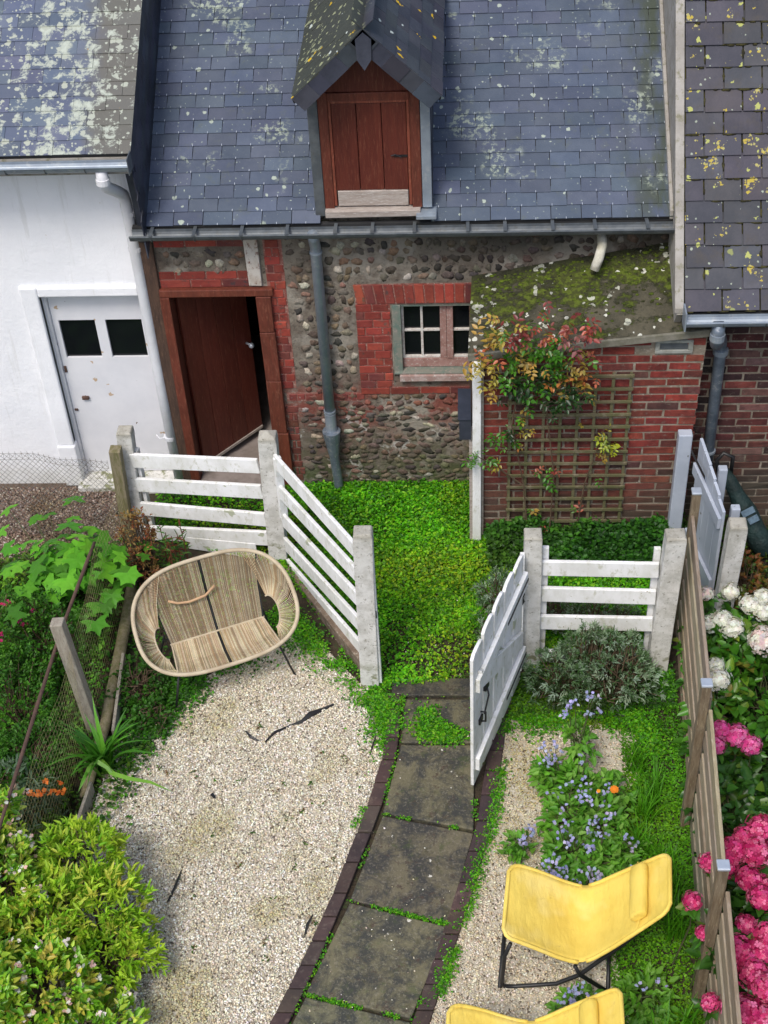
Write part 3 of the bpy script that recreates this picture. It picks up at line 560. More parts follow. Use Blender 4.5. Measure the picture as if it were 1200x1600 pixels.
# walls as blocks round the openings: door, window
dx0, dx1, dz0, dz1 = -2.20, -1.56, .10, 1.87
wx0, wx1, wz0, wz1 = -.57, .30, 1.09, 1.75
wl = MB(); T = .34
wl.box(-2.36, dx0, YF, YF+T, -.02, 2.50); wl.box(dx0, dx1, YF, YF+T, dz1, 2.50); wl.box(dx1, wx0, YF, YF+T, -.02, 2.50)
wl.box(wx0, wx1, YF, YF+T, -.02, wz0); wl.box(wx0, wx1, YF, YF+T, wz1, 2.50); wl.box(wx1, 1.60, YF, YF+T, -.02, 2.50)
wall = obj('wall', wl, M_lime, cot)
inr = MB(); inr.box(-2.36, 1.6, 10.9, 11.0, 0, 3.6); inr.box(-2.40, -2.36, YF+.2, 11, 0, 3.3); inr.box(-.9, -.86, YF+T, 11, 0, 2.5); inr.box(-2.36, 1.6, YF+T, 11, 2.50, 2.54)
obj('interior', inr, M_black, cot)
fl = MB(); fl.box(-2.2, -1.56, YF-.12, YF+T, -.02, .095); fl.box(-2.36, -.9, YF+T, 10.9, 0, .085)
obj('threshold', fl, M_floor, cot, bev=.01)
# flint stones
stn = MB()
SCOL = [(.12, .085, .06), (.21, .16, .11), (.09, .068, .055), (.035, .033, .033), (.33, .29, .23), (.17, .12, .08), (.21, .125, .085), (.12, .105, .09), (.15, .12, .09), (.025, .025, .028)]
def okstone(x, z, r):
    if x < -2.24+r: return False
    if z > 2.38-r*.5: return False
    if -2.30 < x < -1.30 and z < 2.06: return False
    if -1.64 < x < -1.30+r*.4 and z > .85: return False
    if x < -1.28 and z < .9 and x < -1.42: return False
    if -2.26 < x < -1.5 and z > 2.25: return False
    if -.84-r < x < .4 and .96 < z < 1.945: return False
    if x > .12 and z < 1.98+.09*x: return False
    if z < .03: return False
    return True
zc = .05; row = 0
while zc < 2.40:
    low = zc < .88; hgt = rnd.uniform(.045, .062) if low else rnd.uniform(.058, .078); x = -2.25+rnd.uniform(0, .06)
    while x < 1.5:
        wd = rnd.uniform(.045, .10) if low else rnd.uniform(.038, .088); cx = x+wd/2; cz = zc+rnd.uniform(-.012, .012); x += wd+rnd.uniform(.002, .018 if low else .045)
        if rnd.random() < .10 or not okstone(cx, cz, wd/2): continue
        c = rnd.choice(SCOL)
        if rnd.random() < .10: c = (.52, .47, .38)
        if low: c = tuple(a*.72 for a in c)
        if .74 < zc < .99 and rnd.random() < .6: c = (.20, .06, .04)
        if low and zc < .35 and cx > -.6 and rnd.random() < .6: c = (.11, .11, .05)
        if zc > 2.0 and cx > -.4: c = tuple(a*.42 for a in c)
        ang = rnd.uniform(-.5, .5); R = np.array([[math.cos(ang), 0, math.sin(ang)], [0, 1, 0], [-math.sin(ang), 0, math.cos(ang)]])
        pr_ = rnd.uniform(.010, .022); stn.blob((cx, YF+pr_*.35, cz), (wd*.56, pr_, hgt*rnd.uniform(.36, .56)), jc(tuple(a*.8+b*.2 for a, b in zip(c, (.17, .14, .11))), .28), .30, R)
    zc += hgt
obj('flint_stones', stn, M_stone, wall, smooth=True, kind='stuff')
# bricks as real blocks
def bricks(m, x0, x1, z0, z1, yf, cols, L=.22, H=.06, J=.010, pro=.006, tooth=0, jit=.0025, cut=None, dep=.03, a=.18):
    r = 0; z = z0
    while z+H <= z1+.012:
        x = x0-(L/2 if r % 2 else 0)
        while x < x1:
            a0, a1 = max(x, x0+(rnd.uniform(0, tooth) if tooth else 0)), min(x+L, x1-(rnd.uniform(0, tooth) if tooth else 0)); x += L+J
            if a1-a0 < .02 or (cut and cut((a0+a1)/2, z+H/2)): continue
            zz = z+H
            if cut and cut((a0+a1)/2, z+H): continue
            m.box(a0, a1, yf-pro+rnd.uniform(-.002, .002), yf+dep, z, zz, jc(rnd.choice(cols), a), jit)
        z += H+J; r += 1
RW = [(1, 1, 1), (.85, .9, .9), (.7, .8, .85), (1.15, 1.3, 1.2), (.55, .9, 1.1)]
bk = MB(); jt = MB()
def rb(x0, x1, z0, z1, **k):
    jt.box(x0, x1, YF-.003, YF+.02, z0, z1); bricks(bk, x0, x1, z0, z1, YF-.003, RW, **k)
rb(-2.255, -1.605, 1.935, 2.055); rb(-2.255, -1.605, 2.275, 2.36); rb(-.835, wx0-.012, 1.00, 1.76, L=.115); rb(-1.47, -1.335, 1.0, 2.36, L=.11, tooth=.025)
jt.box(-.835, .40, YF-.003, YF+.02, 1.762, 1.935)
x = -.82
while x < .34:
    lean_ = (x+.1)*.12; wd = .062
    bk.add([(x, YF-.010, 1.768), (x+wd, YF-.010, 1.768), (x+wd+lean_*.3, YF-.009, 1.925+rnd.uniform(-.006, .006)), (x+lean_*.3, YF-.009, 1.93), (x, YF+.02, 1.768), (x+wd, YF+.02, 1.768), (x+wd+lean_*.3, YF+.02, 1.925), (x+lean_*.3, YF+.02, 1.93)],
           [(0, 1, 2, 3), (7, 6, 5, 4), (0, 4, 5, 1), (1, 5, 6, 2), (2, 6, 7, 3), (3, 7, 4, 0)], jc(rnd.choice(RW), .25)); x += wd+.010
rb(-.835, .10, .935, .998, L=.22)
jt.box(-1.42, -.84, YF-.002, YF+.02, .87, .955)
for k in range(9): bk.box(-1.40+k*.066+(.0), -1.40+k*.066+.058, YF-.006, YF+.02, .885, .94, jc((.75, 1.2, 1.3), .3), .004)
bricks(bk, -1.44, -1.33, .06, .86, YF-.0, [(.6, 1.1, 1.2), (.5, .9, 1)], L=.1, tooth=.03, a=.35)
bw = obj('painted_brickwork', jt, M_redjoint, wall); obj('brick', bk, M_redbrick, bw, bev=.003, kind='stuff')
tb = MB(); tb.box(-2.365, -2.262, YF-.035, YF+.05, -.01, 2.36, (1, 1, 1), .006)
obj('timber_post', tb, M_dkwood, cot, bev=.008)
tb = MB(); tb.box(-1.603, -1.505, YF-.030, YF+.04, 1.95, 2.42, (1, 1, 1), .004)
obj('white_timber_post', tb, surf('flaking_white', (.55, .51, .46), (.42, .36, .30), 9, .8, .5, 50, c3=(.14, .05, .03), st=(1, 1, .6)), cot, bev=.006)
# door frame and door
df = part('door_frame', cot)
f1 = MB(); f1.box(-2.27, dx0, YF-.05, YF+.12, .03, 1.87, (1, 1, 1), .002); obj('frame_post', f1, M_frame, df, bev=.006)
f1 = MB(); f1.box(-2.27, -1.43, YF-.05, YF+.12, 1.873, 1.932, (1, 1, 1), .002); obj('frame_head', f1, M_frame, df, bev=.006)
f1 = MB()
for z0, z1, xo in ((.0, .585, -1.432), (.59, 1.10, -1.442), (1.105, 1.55, -1.446), (1.556, 1.87, -1.45)): f1.box(dx1, xo, YF-.052, YF+.12, z0, z1, jc((1, 1, 1), .1), .002)
obj('frame_post', f1, M_frame, df, bev=.006)
dl_ = part('door', cot); hx, hy = -2.195, YF+.10; an = math.radians(50); du = np.array([math.cos(an), math.sin(an), 0]); dn = np.array([math.sin(an), -math.cos(an), 0])
m = MB(); bwid = .165
for k in range(4): m.obox(np.array([hx, hy, .15])+du*k*bwid, du*(bwid-.003), dn*.035, (0, 0, 1.71), jc((1, 1, 1), .10))
obj('door_boards', m, M_door, dl_, bev=.003)
m = MB(); m.obox(np.array([hx, hy, .155])+dn*.035, du*.655, dn*.012, (0, 0, .028)); obj('weather_board', m, M_barewood, dl_, bev=.004)
m = MB(); hp = np.array([hx, hy, 1.05])+du*.60+dn*.035; m.tube([hp, hp+dn*.05], .010); m.blob(hp+dn*.06, (.024, .024, .024), jit=0); obj('door_handle', m, M_cap, dl_, smooth=True)
# window
wd_ = part('window', cot); yw = YF+.055
m = MB(); m.box(wx0, wx0+.065, YF-.004, YF+.10, wz0+.06, wz1-.002); m.box(wx0, wx1, YF+.005, YF+.10, wz1-.02, wz1)
m.box(wx0, wx1, YF-.028, YF+.08, wz0+.045, wz0+.062); obj('window_frame', m, surf('faded_green_paint', (.12, .17, .14), (.20, .20, .165), 12, .75, .5, 50, c3=(.30, .25, .22)), wd_, bev=.004)
m = MB(); m.box(wx0+.04, wx1, YF-.045, YF+.06, wz0-.012, wz0+.044); obj('window_sill', m, surf('sill_paint', (.42, .33, .30), (.30, .19, .165), 12, .8, .5, 50, c3=(.5, .48, .44)), wd_, bev=.005)
pink = surf('pinkish_old_paint', (.34, .20, .175), (.26, .14, .115), 14, .8, .5, 60, c3=(.46, .40, .36), st=(1, 1, 1))
whp = surf('old_white_paint', (.62, .60, .56), (.50, .46, .42), 16, .7, .4, 60, c3=(.36, .24, .20))
m = MB(); m.box(-.505, wx1, yw-.012, yw+.04, 1.155, 1.235); m.box(-.218, -.170, yw-.012, yw+.04, 1.236, 1.728); m.box(-.168, -.120, yw-.018, yw+.04, 1.236, 1.728); obj('casement_frame', m, pink, wd_, bev=.004)
m = MB(); m.box(-.505, -.487, yw-.006, yw+.03, 1.236, 1.728); m.box(-.487, -.219, yw-.006, yw+.03, 1.236, 1.252); m.box(-.487, -.219, yw-.006, yw+.03, 1.716, 1.728)
m.box(-.363, -.345, yw-.004, yw+.03, 1.253, 1.715); m.box(-.486, -.364, yw-.003, yw+.03, 1.478, 1.494); m.box(-.344, -.220, yw-.003, yw+.03, 1.478, 1.494)
m.box(-.119, .004, yw-.003, yw+.03, 1.478, 1.494); m.box(-.119, wx1, yw-.006, yw+.03, 1.236, 1.252); m.box(.005, .02, yw-.004, yw+.03, 1.253, 1.728); obj('glazing_bars', m, whp, wd_, bev=.002)
m = MB(); m.box(-.50, wx1, yw+.018, yw+.022, 1.24, 1.73); obj('pane', m, M_glass, wd_)
# gutter, downpipe, overflow
def half_gutter(x0, x1, y, z, r, dz=0):
    m = MB(); seg = 10; pr = [(y+r*math.cos(a), z+r*math.sin(a)) for a in np.linspace(-math.pi, 0, seg)]; pi_ = [(y+(r-.003)*math.cos(a), z+(r-.003)*math.sin(a)) for a in np.linspace(0, -math.pi, seg)]
    pts = pr+pi_; m.poly([(x0, a, b) for a, b in pts], (x1-x0, 0, dz)); m.tube([(x0, y-r, z+.002), (x1, y-r, z+dz+.002)], .008, 8); return m
g = half_gutter(-2.36, 1.45, 8.69, 2.50, .055, -.012)
gt = obj('gutter', g, M_zinc_dk, cot, smooth=False)
for x in np.arange(-2.2, 1.45, .31):
    m = MB()
    x = x+rnd.uniform(-.04, .04); m.tube([(x, 8.69+.058*math.cos(a), 2.497+.058*math.sin(a)) for a in np.linspace(-math.pi, -.2, 8)], .0035, 6); m.box(x-.012, x+.012, 8.622, 8.76, 2.508, 2.514); obj('gutter_bracket', m, M_zinc_dk, gt)
m = MB(); m.box(-2.36, 1.45, 8.76, 8.80, 2.40, 2.505); obj('fascia', m, M_under, cot)
dp = part('downpipe', cot)
m = MB(); m.tube([(-1.085, 8.70, 2.46), (-1.085, 8.74, 2.40), (-1.085, 8.80, 2.30), (-1.085, 8.80, .62)], .040, 14); obj('pipe', m, M_zinc, dp, smooth=True)
m = MB()
m.tube([(-1.085, 8.80, 2.25), (-1.085, 8.80, 2.264)], .047, 14); obj('pipe_collar', m, M_zinc, dp); m = MB()
for z in (.80, .825): m.tube([(-1.085, 8.80, z), (-1.085, 8.80, z+.014)], .047, 14)
m.tube([(-1.085, 8.80, .80), (-1.085, 8.80, .60)], .044, 14); obj('pipe_collar', m, M_zinc, dp, smooth=False)
m = MB(); m.tube([(-1.085, 8.79, .64), (-1.085, 8.79, .60), (-1.08, 8.79, .38), (-1.06, 8.79, .0)], [.072, .068, .038, .036], 14); obj('shoe', m, M_lead, dp, smooth=False)
m = MB(); m.tube([(.93, 8.90, 2.31), (.93, 8.80, 2.33), (.928, 8.74, 2.31), (.905, 8.69, 2.24), (.875, 8.66, 2.16)], [.03, .033, .034, .034, .033], 14); obj('overflow_elbow', m, M_dirtypipe, cot, smooth=True)
# dormer
dm = part('dormer', cot); yd = 8.81
m = MB(); XR = -.645; zr = 3.985; ze = 3.535; hw = .478; yfr = 8.56
sL = np.array([hw, 0, zr-ze]); LL = np.linalg.norm(sL); sL /= LL; sR = np.array([-hw, 0, zr-ze])/LL
slate_rows(m, np.array([XR-hw, yfr, ze]), (0, 1, 0), sL, 2.6, LL+.0, .19, .10, .005, .2, lift=.007)
slate_rows(m, np.array([XR+hw, yfr, ze]), (0, 1, 0), sR, 2.6, LL+.0, .19, .10, .005, .2, lift=.007)
obj('dormer_roof', m, M_slate_d, dm)
m = MB(); tk = .03
m.poly([(XR-hw, yfr+.02, ze-.012), (XR, yfr+.02, zr-.012), (XR+hw, yfr+.02, ze-.012), (XR+hw-.01, yfr+.02, ze-.04), (XR, yfr+.02, zr-.045), (XR-hw+.01, yfr+.02, ze-.04)], (0, 2.5, 0)); obj('roof_lining', m, M_under, dm)
# barge boards hung with dark slates, pointed pendant at the apex
m = MB(); bd = .115
def barge(sgn):
    a = np.array([XR+sgn*hw, yfr-.004, ze+.004]); b = np.array([XR, yfr-.004, zr+.004]); n = 5
    for k in range(n):
        p = a+(b-a)*k/n; q = a+(b-a)*(k+1.12)/n if k < n-1 else b; dd = (b-a)/np.linalg.norm(b-a); dn_ = np.array([-dd[2]*sgn*-1, 0, dd[0]*sgn*-1]) if False else np.cross(dd, [0, 1, 0]); 
        if dn_[2] > 0: dn_ = -dn_
        yo = np.array([0, .005*(k % 2), 0]); m.poly([p+yo, q+yo, q+yo+dn_*bd, p+yo+dn_*bd], (0, .010, 0), jc((1, 1, 1), .25))
barge(-1); barge(1)
m.poly([(XR-.05, yfr-.016, zr-.06), (XR, yfr-.016, zr-.015), (XR+.05, yfr-.016, zr-.06), (XR+.045, yfr-.016, zr-.19), (XR, yfr-.016, zr-.26), (XR-.045, yfr-.016, zr-.19)], (0, .01, 0), (1.3, 1.3, 1.3))
obj('bargeboard', m, M_slate_dk, dm)
m = MB()
for x, y in ((DX0-.005, 0), (DX1+.005, 0)):
    zt = ze-.01; pts = [(x, yd+.03, 2.53), (x, yd+.03, zt), (x, 10.45, zt), (x, 10.45, 3.50)]; m.poly(pts, (.03 if x < -.6 else -.03, 0, 0))
    s_ = -1 if x < -.6 else 1
    for r in range(11):
        z = 2.60+r*.09; ys = yd+.03; ye = min(8.75+(z-2.515+.02)/math.tan(math.radians(TH)), 10.4)
        k = ys
        while k < ye:
            e = min(k+.16, ye); m.box(min(x, x+s_*.010), max(x, x+s_*.010), k, e-.003, z, z+.088, jc((1, 1, 1), .25)); k += .16
obj('cheek', m, M_slate_dk, dm)
m = MB(); m.box(-1.062, -.992, yd-.012, yd+.03, 2.545, ze-.05); obj('zinc_flashing', m, M_zinc_dk, dm, bev=.004)
m = MB(); m.box(-.315, -.250, yd-.012, yd+.03, 2.60, ze-.05); m.box(-.36, -.22, yd-.10, yd+.03, 2.555, 2.585); obj('zinc_flashing', m, M_zinc, dm, bev=.004)
m = MB(); m.box(-.99, -.925, yd-.01, yd+.05, 2.60, 3.46, (.9, .9, .9)); m.box(-.385, -.318, yd-.01, yd+.05, 2.60, 3.46, (.9, .9, .9)); m.box(-.925, -.385, yd-.012, yd+.05, 3.40, 3.455)
m.box(-.924, -.905, yd-.004, yd+.04, 2.62, 3.399, (1.5, 1.6, 1.6)); m.box(-.406, -.386, yd-.004, yd+.04, 2.62, 3.399, (1.5, 1.6, 1.6)); m.box(-.904, -.407, yd-.004, yd+.04, 3.378, 3.398, (1.5, 1.6, 1.6)); obj('hatch_frame', m, M_frame, dm, bev=.004)
m = MB(); m.poly([(-.99, yd, 3.46), (-.318, yd, 3.46), (-.318, yd, 3.60), (XR, yd, 3.93), (-.99, yd, 3.60)], (0, .04, 0)); obj('gable_board', m, M_door, dm)
hd = MB()
for k in range(3): hd.box(-.903+k*.166, -.903+k*.166+.162, yd+.004+.002*(k % 2), yd+.04, 2.735, 3.374, jc((1.05, .95, .95), .08))
obj('hatch_door', hd, M_door, dm, bev=.003)
m = MB(); m.box(-.50, -.408, yd-.004, yd+.003, 2.985, 2.998); m.tube([(-.52, yd-.006, 2.995), (-.49, yd-.008, 3.005), (-.45, yd-.008, 2.985)], .004, 6); obj('hatch_latch', m, M_iron, dm)
m = MB(); m.box(-.897, -.412, yd-.004, yd+.04, 2.615, 2.732, (1, 1, 1), .002); m.box(-.99, -.33, yd-.055, yd+.04, 2.555, 2.605, (1, 1, 1), .002); obj('hatch_sill', m, M_barewood, dm, bev=.005)

# ---------------- white garage house on the left
gh = thing('white_garage_house', 'whitewashed house with garage door and lichen-covered slate roof', 'house', (-4, 8.93, 0))
YG = 8.93
m = MB(); gx0, gx1, gz1 = -3.20, -2.38, 1.84
m.box(-7, gx0, YG, YG+.25, -.02, 3.12); m.box(gx0, gx1, YG, YG+.25, gz1, 3.12); m.box(gx1, -2.335, YG, YG+.25, -.02, 3.12)
m.box(-2.42, -2.34, YG+.25, 13, -.02, 3.0)
gw = obj('wall', m, M_white, gh)
m = MB(); m.box(-3.335, gx0, YG-.03, YG+.05, .42, 1.925); m.box(gx0, -2.44, YG-.028, YG+.05, gz1+.0, 1.922); m.box(-3.34, -3.19, YG-.045, YG+.05, .0, .42); obj('door_surround', m, M_white, gh, bev=.012)
gd = part('garage_door', gh)
m = MB(); gy = YG+.08
wins = [(-3.125, -2.845), (-2.765, -2.485)]; wz = (1.215, 1.565)
m.box(gx0+.03, wins[0][0], gy, gy+.04, .06, 1.83); m.box(wins[0][1], wins[1][0], gy, gy+.04, .06, 1.83); m.box(wins[1][1], gx1, gy, gy+.04, .06, 1.83)
for a, b in wins: m.box(a, b, gy, gy+.04, .06, wz[0]); m.box(a, b, gy, gy+.04, wz[1], 1.83)
obj('door_panel', m, M_gdoor, gd)
m = MB(); m.box(gx0, gx0+.027, gy-.03, gy+.04, .0, 1.83); m.box(gx0+.027, gx1, gy-.03, gy+.02, 1.832, 1.84); obj('door_frame', m, M_gdoor, gd, bev=.004)
for a, b in wins:
    m = MB(); m.box(a+.001, b-.001, gy+.022, gy+.026, wz[0], wz[1]); obj('window', m, M_glass, gd)
m = MB(); m.box(-3.075, -3.02, gy-.022, gy-.001, .815, .845); m.box(-3.165, -3.145, gy-.012, gy-.001, 1.08, 1.14); m.box(-3.16, -3.13, gy-.012, gy-.001, .70, .72); obj('door_handle', m, M_rust, gd, bev=.004)
m = MB(); m.box(-7, -2.60, 8.55, YG+.2, -.02, .03) if False else m.box(-3.22, -2.40, 8.80, YG+.20, -.02, .055); obj('doorstep', m, M_conc, gh, bev=.008)
m = MB(); v2 = sl(30); oL = np.array([-7.0, 8.66, 3.125]); slate_rows(m, oL, (1, 0, 0), v2, 4.75, 3.4, .222, .113, .006, .16)
obj('roof', m, M_slate_l, gh)
n2 = np.cross((1, 0, 0), v2); m = MB(); m.obox(oL-n2*.05, (4.74, 0, 0), v2*3.4, n2*.045); obj('roof_light_block', m, M_under, gh)  # hidden plane added under these slates to keep light out
# slate hung cheek down to the cottage roof
m = MB(); 
for r in range(12):
    for k in range(22):
        yy = 8.66+k*.15+(.07 if r % 2 else 0); zt = 3.115+(yy-8.66)*math.tan(math.radians(30)); z1 = zt-r*.085; lo_ = 2.515+(yy-8.75)*math.tan(math.radians(TH))-.05
        if z1 < lo_: continue
        m.poly([(-2.258, yy, z1), (-2.258, yy+.147, z1+.147*.577), (-2.252, yy+.147, z1-.12+.147*.577), (-2.252, yy, z1-.12)], (-.008, 0, 0), jc((1, 1, 1), .3))
m.poly([(-2.268, 8.66, 3.09), (-2.268, 11.5, 3.09+2.84*.577), (-2.268, 11.5, 3.5), (-2.268, 8.80, 2.42), (-2.268, 8.80, 2.0), (-2.268, 8.90, 2.0), (-2.268, 8.90, 2.9)][::1][:4], (-.05, 0, 0)); m.box(-2.335, -2.27, 8.80, YG+.2, 2.36, 3.08, (.6, .6, .6))
obj('slate_cheek', m, M_slate_dk, gh)
g = half_gutter(-7, -2.255, 8.60, 3.09, .055, -.0); g2 = MB(); gt = obj('gutter', g, M_zinc, gh)
for x in np.arange(-3.9, -2.3, .27): m = MB(); m.tube([(x, 8.60+.058*math.cos(a), 3.088+.058*math.sin(a)) for a in np.linspace(-math.pi, -.2, 8)], .0035, 6); obj('gutter_bracket', m, M_zinc_dk, gt)
m = MB(); m.box(-2.256, -2.250, 8.54, 8.66, 3.03, 3.15); obj('gutter_end', m, M_zinc_dk, gt)
m = MB(); m.box(-7, -2.27, 8.66, 8.70, 2.98, 3.10); m.box(-7, -2.27, 8.70, YG, 3.00, 3.03); obj('fascia', m, M_stucco, gh)
m = MB(); m.tube([(-2.455, 8.60, 3.04), (-2.455, 8.60, 2.95), (-2.45, 8.63, 2.90), (-2.41, 8.76, 2.79), (-2.398, 8.83, 2.73), (-2.395, 8.85, 2.66), (-2.390, 8.86, 1.2), (-2.375, 8.86, .02)], .041, 14); pp = obj('downpipe', m, M_wpipe, gh, smooth=True)
m = MB()
for z in (2.55, 2.26): m.tube([(-2.392, 8.86, z), (-2.392, 8.86, z+.03)], .048, 14); obj('pipe_clip', m, M_wpipe, pp); m = MB()
m.tube([(-2.392, 8.86, .52), (-2.392, 8.86, .55)], .048, 14)
m.tube([(-2.392, 8.86, .535), (-2.47, 8.84, .535), (-2.50, 8.87, .55)], .006, 6); m.tube([(-2.455, 8.60, 2.98), (-2.455, 8.60, 2.94)], .048, 14); obj('pipe_clip', m, M_wpipe, pp)

# ---------------- brick house on the right
bh = thing('brick_house', 'dark brick house with thick lichen-spotted slates, right of the cottage', 'house', (3, 8.45, 0))
YB = 8.48
BR = [(.10, .024, .020), (.075, .020, .018), (.13, .034, .026), (.05, .019, .018), (.035, .022, .02), (.14, .075, .06)]
m = MB(); m.box(1.46, 4.2, YB+.004, YB+.2, -.02, 2.2); bwl = obj('wall', m, M_mortar, bh)
m = MB(); bricks(m, 1.62, 4.2, .0, 2.1, YB+.004, BR, a=.35, H=.055, J=.0145, jit=.005); obj('brick', m, M_brick, bwl, bev=.003, kind='stuff')
m = MB(); v3 = sl(51.5); oR = np.array([1.452, 8.20, 2.115]); slate_rows(m, oR, (1, 0, 0), v3, 2.9, 3.2, .252, .147, .012, .20, lift=.020, gap=.011, jitter=.004); obj('roof', m, M_slate_r, bh)
n3 = np.cross((1, 0, 0), v3); m = MB(); m.obox(oR-n3*.06, (2.9, 0, 0), v3*3.2, n3*.05); obj('roof_light_block', m, M_moss, bh)  # light-blocking plane added under the thick slates, moss-coloured where joints open
# moss cushions in the joints
m = MB()
for r in range(22):
    off = (.126 if r % 2 else 0)-.252
    for k in range(13):
        if rnd.random() < .75:
            u = off+k*.252; p = oR+np.array([1, 0, 0])*u+v3*(r*.147+rnd.uniform(.0, .10))+n3*.012
            if 0.01 < u < 2.8: m.blob(p, (.008*rnd.uniform(.6, 1.5), .035*rnd.uniform(.5, 1.2), .010), jit=.3, rot=np.array([[1, 0, 0], v3, n3]))
        for q_ in range(3):
            if rnd.random() < .55:
                u = off+(k+rnd.random())*.252; p = oR+np.array([1, 0, 0])*u+v3*(r*.147-.004)+n3*.010
                if 0.01 < u < 2.8: m.blob(p, (.035*rnd.uniform(.4, 1.3), .009*rnd.uniform(.6, 1.3), .010), jit=.3, rot=np.array([[1, 0, 0], v3, n3]))
obj('moss', m, M_moss, bh, smooth=True, kind='stuff')
m = MB(); m.poly([(1.447, 8.20, 2.09), (1.447, 10.9, 2.09+2.7*1.257), (1.447, 10.9, 3.4), (1.447, 8.86, 2.35), (1.447, 8.86, 1.95), (1.447, 8.30, 1.95)], (-.045, 0, 0)); obj('gable_side', m, M_stucco, bh)
m = MB(); m.poly([(1.40, 8.75, 2.50), (1.40, 11, 2.50+2.25*.601), (1.40, 11, 2.57+2.25*.601), (1.40, 8.75, 2.57)], (-.025, 0, 0)); m.poly([(1.446, 8.20, 2.10), (1.446, 10.9, 2.10+2.7*1.257), (1.446, 10.9, 2.14+2.7*1.257), (1.446, 8.20, 2.14)], (-.06, 0, 0)); obj('verge_fillet', m, M_stucco, bh, bev=.005)
g = half_gutter(1.452, 4.2, 8.13, 2.10, .055); gt = obj('gutter', g, M_zinc, bh)
m = MB(); m.box(1.44, 1.451, 8.07, 8.20, 2.04, 2.18); obj('gutter_end', m, M_zinc, gt)
for x in np.arange(1.7, 3, .28): m = MB(); m.tube([(x, 8.13+.058*math.cos(a), 2.098+.058*math.sin(a)) for a in np.linspace(-math.pi, -.2, 8)], .0035, 6); obj('gutter_bracket', m, M_zinc_dk, gt)
m = MB(); m.box(1.452, 4.2, 8.20, 8.24, 1.98, 2.10); obj('fascia', m, M_under, bh)
m = MB(); m.tube([(1.68, 8.13, 2.06), (1.68, 8.13, 1.94), (1.69, 8.17, 1.87), (1.74, 8.34, 1.80), (1.76, 8.39, 1.74), (1.77, 8.40, 1.66), (1.79, 8.40, .0)], [.045, .045, .047, .047, .043, .042, .042], 14); pp = obj('downpipe', m, M_lead, bh, smooth=True)
for a, b, r_q in (((1.771, 8.40, 1.62), (1.771, 8.40, 1.66), .054), ((1.68, 8.13, 1.93), (1.68, 8.13, 1.98), .052), ((1.785, 8.40, .72), (1.785, 8.40, .74), .050)): m = MB(); m.tube([a, b], r_q, 14); obj('pipe_clip', m, M_zinc, pp)

# ---------------- brick lean-to
lt = thing('brick_lean_to', 'low brick outhouse with mossy sloping roof against the cottage', 'outhouse', (.85, 8.24, 0))
YL = 8.24
rz = lambda x, y: 1.790+.112*x+.315*(y-YL)+.105*max(x, 0)/1.5*max(y-YL, 0)/.63
m = MB(); m.poly([(.085, YL+.006, -.02), (1.585, YL+.006, -.02), (1.64, YL+.006, rz(1.64, YL)-.03), (.085, YL+.006, rz(.085, YL)-.03)], (0, .12, 0)); m.box(1.44, 1.56, YL+.12, 8.86, -.02, 1.9); lw = obj('wall', m, M_mortar, lt)
m = MB(); xe = lambda z: 1.585+.028*z
bricks(m, .10, 1.63, .0, 1.98, YL+.006, [(.22, .036, .024), (.18, .032, .024), (.15, .036, .028), (.24, .055, .034), (.11, .04, .034), (.20, .030, .022)], H=.055, J=.0145, pro=.005, a=.28, jit=.004, cut=lambda x, z: z > rz(x, YL)-.035 or x > xe(z)+.02 or (1.27 < x < 1.56 and 1.735 < z < 1.86))
obj('brick', m, M_brick, lw, bev=.003, kind='stuff')
m = MB(); A = [(-.01, YL-.03), (1.66, YL-.03), (1.50, YF-.005), (.02, YF-.005)]; nx, ny = 24, 12; vs_ = []; fs_ = []
for j in range(ny+1):
    for i in range(nx+1):
        a = np.array(A[0])*(1-i/nx)+np.array(A[1])*i/nx; b = np.array(A[3])*(1-i/nx)+np.array(A[2])*i/nx; p = a*(1-j/ny)+b*j/ny
        vs_.append((p[0], p[1], rz(p[0], p[1])+.006*float(fbm(p[0], p[1], 5))))
nn = len(vs_)
for j in range(ny):
    for i in range(nx): k = j*(nx+1)+i; fs_.append((k, k+1, k+nx+2, k+nx+1))
vs_ += [(x, y, z-.035) for x, y, z in vs_[:nn]]
for i in range(nx): fs_ += [(i, nn+i, nn+i+1, i+1), (ny*(nx+1)+i+1, nn+ny*(nx+1)+i+1, nn+ny*(nx+1)+i, ny*(nx+1)+i), ]
for j in range(ny): a = j*(nx+1); b = a+nx+1; fs_ += [(a, b, nn+b, nn+a), (a+nx, nn+a+nx, nn+b+nx, b+nx)]
for j in range(ny):
    for i in range(nx): k = j*(nx+1)+i; fs_.append((nn+k+nx+1, nn+k+nx+2, nn+k+1, nn+k))
m.add(vs_, fs_); lr = obj('roof', m, M_lroof, lt)
m = MB()
for k in range(420):
    x, y = rnd.uniform(.05, 1.5), YF-.03-abs(rnd.gauss(0, .16)) if rnd.random() < .75 else rnd.uniform(8.3, 8.8)
    if y < 8.3: continue
    s_ = rnd.uniform(.004, .015); m.blob((x, y, rz(x, y)+.002), (s_*1.4, s_, .008), jit=.35, col=rnd.choice([(1, 1, 1), (2.5, 3.2, .8), (1.5, 2.0, .6)]))
obj('moss', m, surf('green_moss', (.025, .026, .009), (.04, .045, .01), 20, 1, .9, 150, use_attr=True), lr, smooth=True, kind='stuff')
m = MB(); m.beam((-.01, YL-.045, rz(-.01, YL)-.030), (1.66, YL-.045, rz(1.66, YL)-.030), .022, .055); obj('roof_edge', m, surf('grey_edge', (.20, .19, .155), (.13, .125, .09), 12, .95, .6, 60), lt, bev=.004)
vt = part('vent', lt)
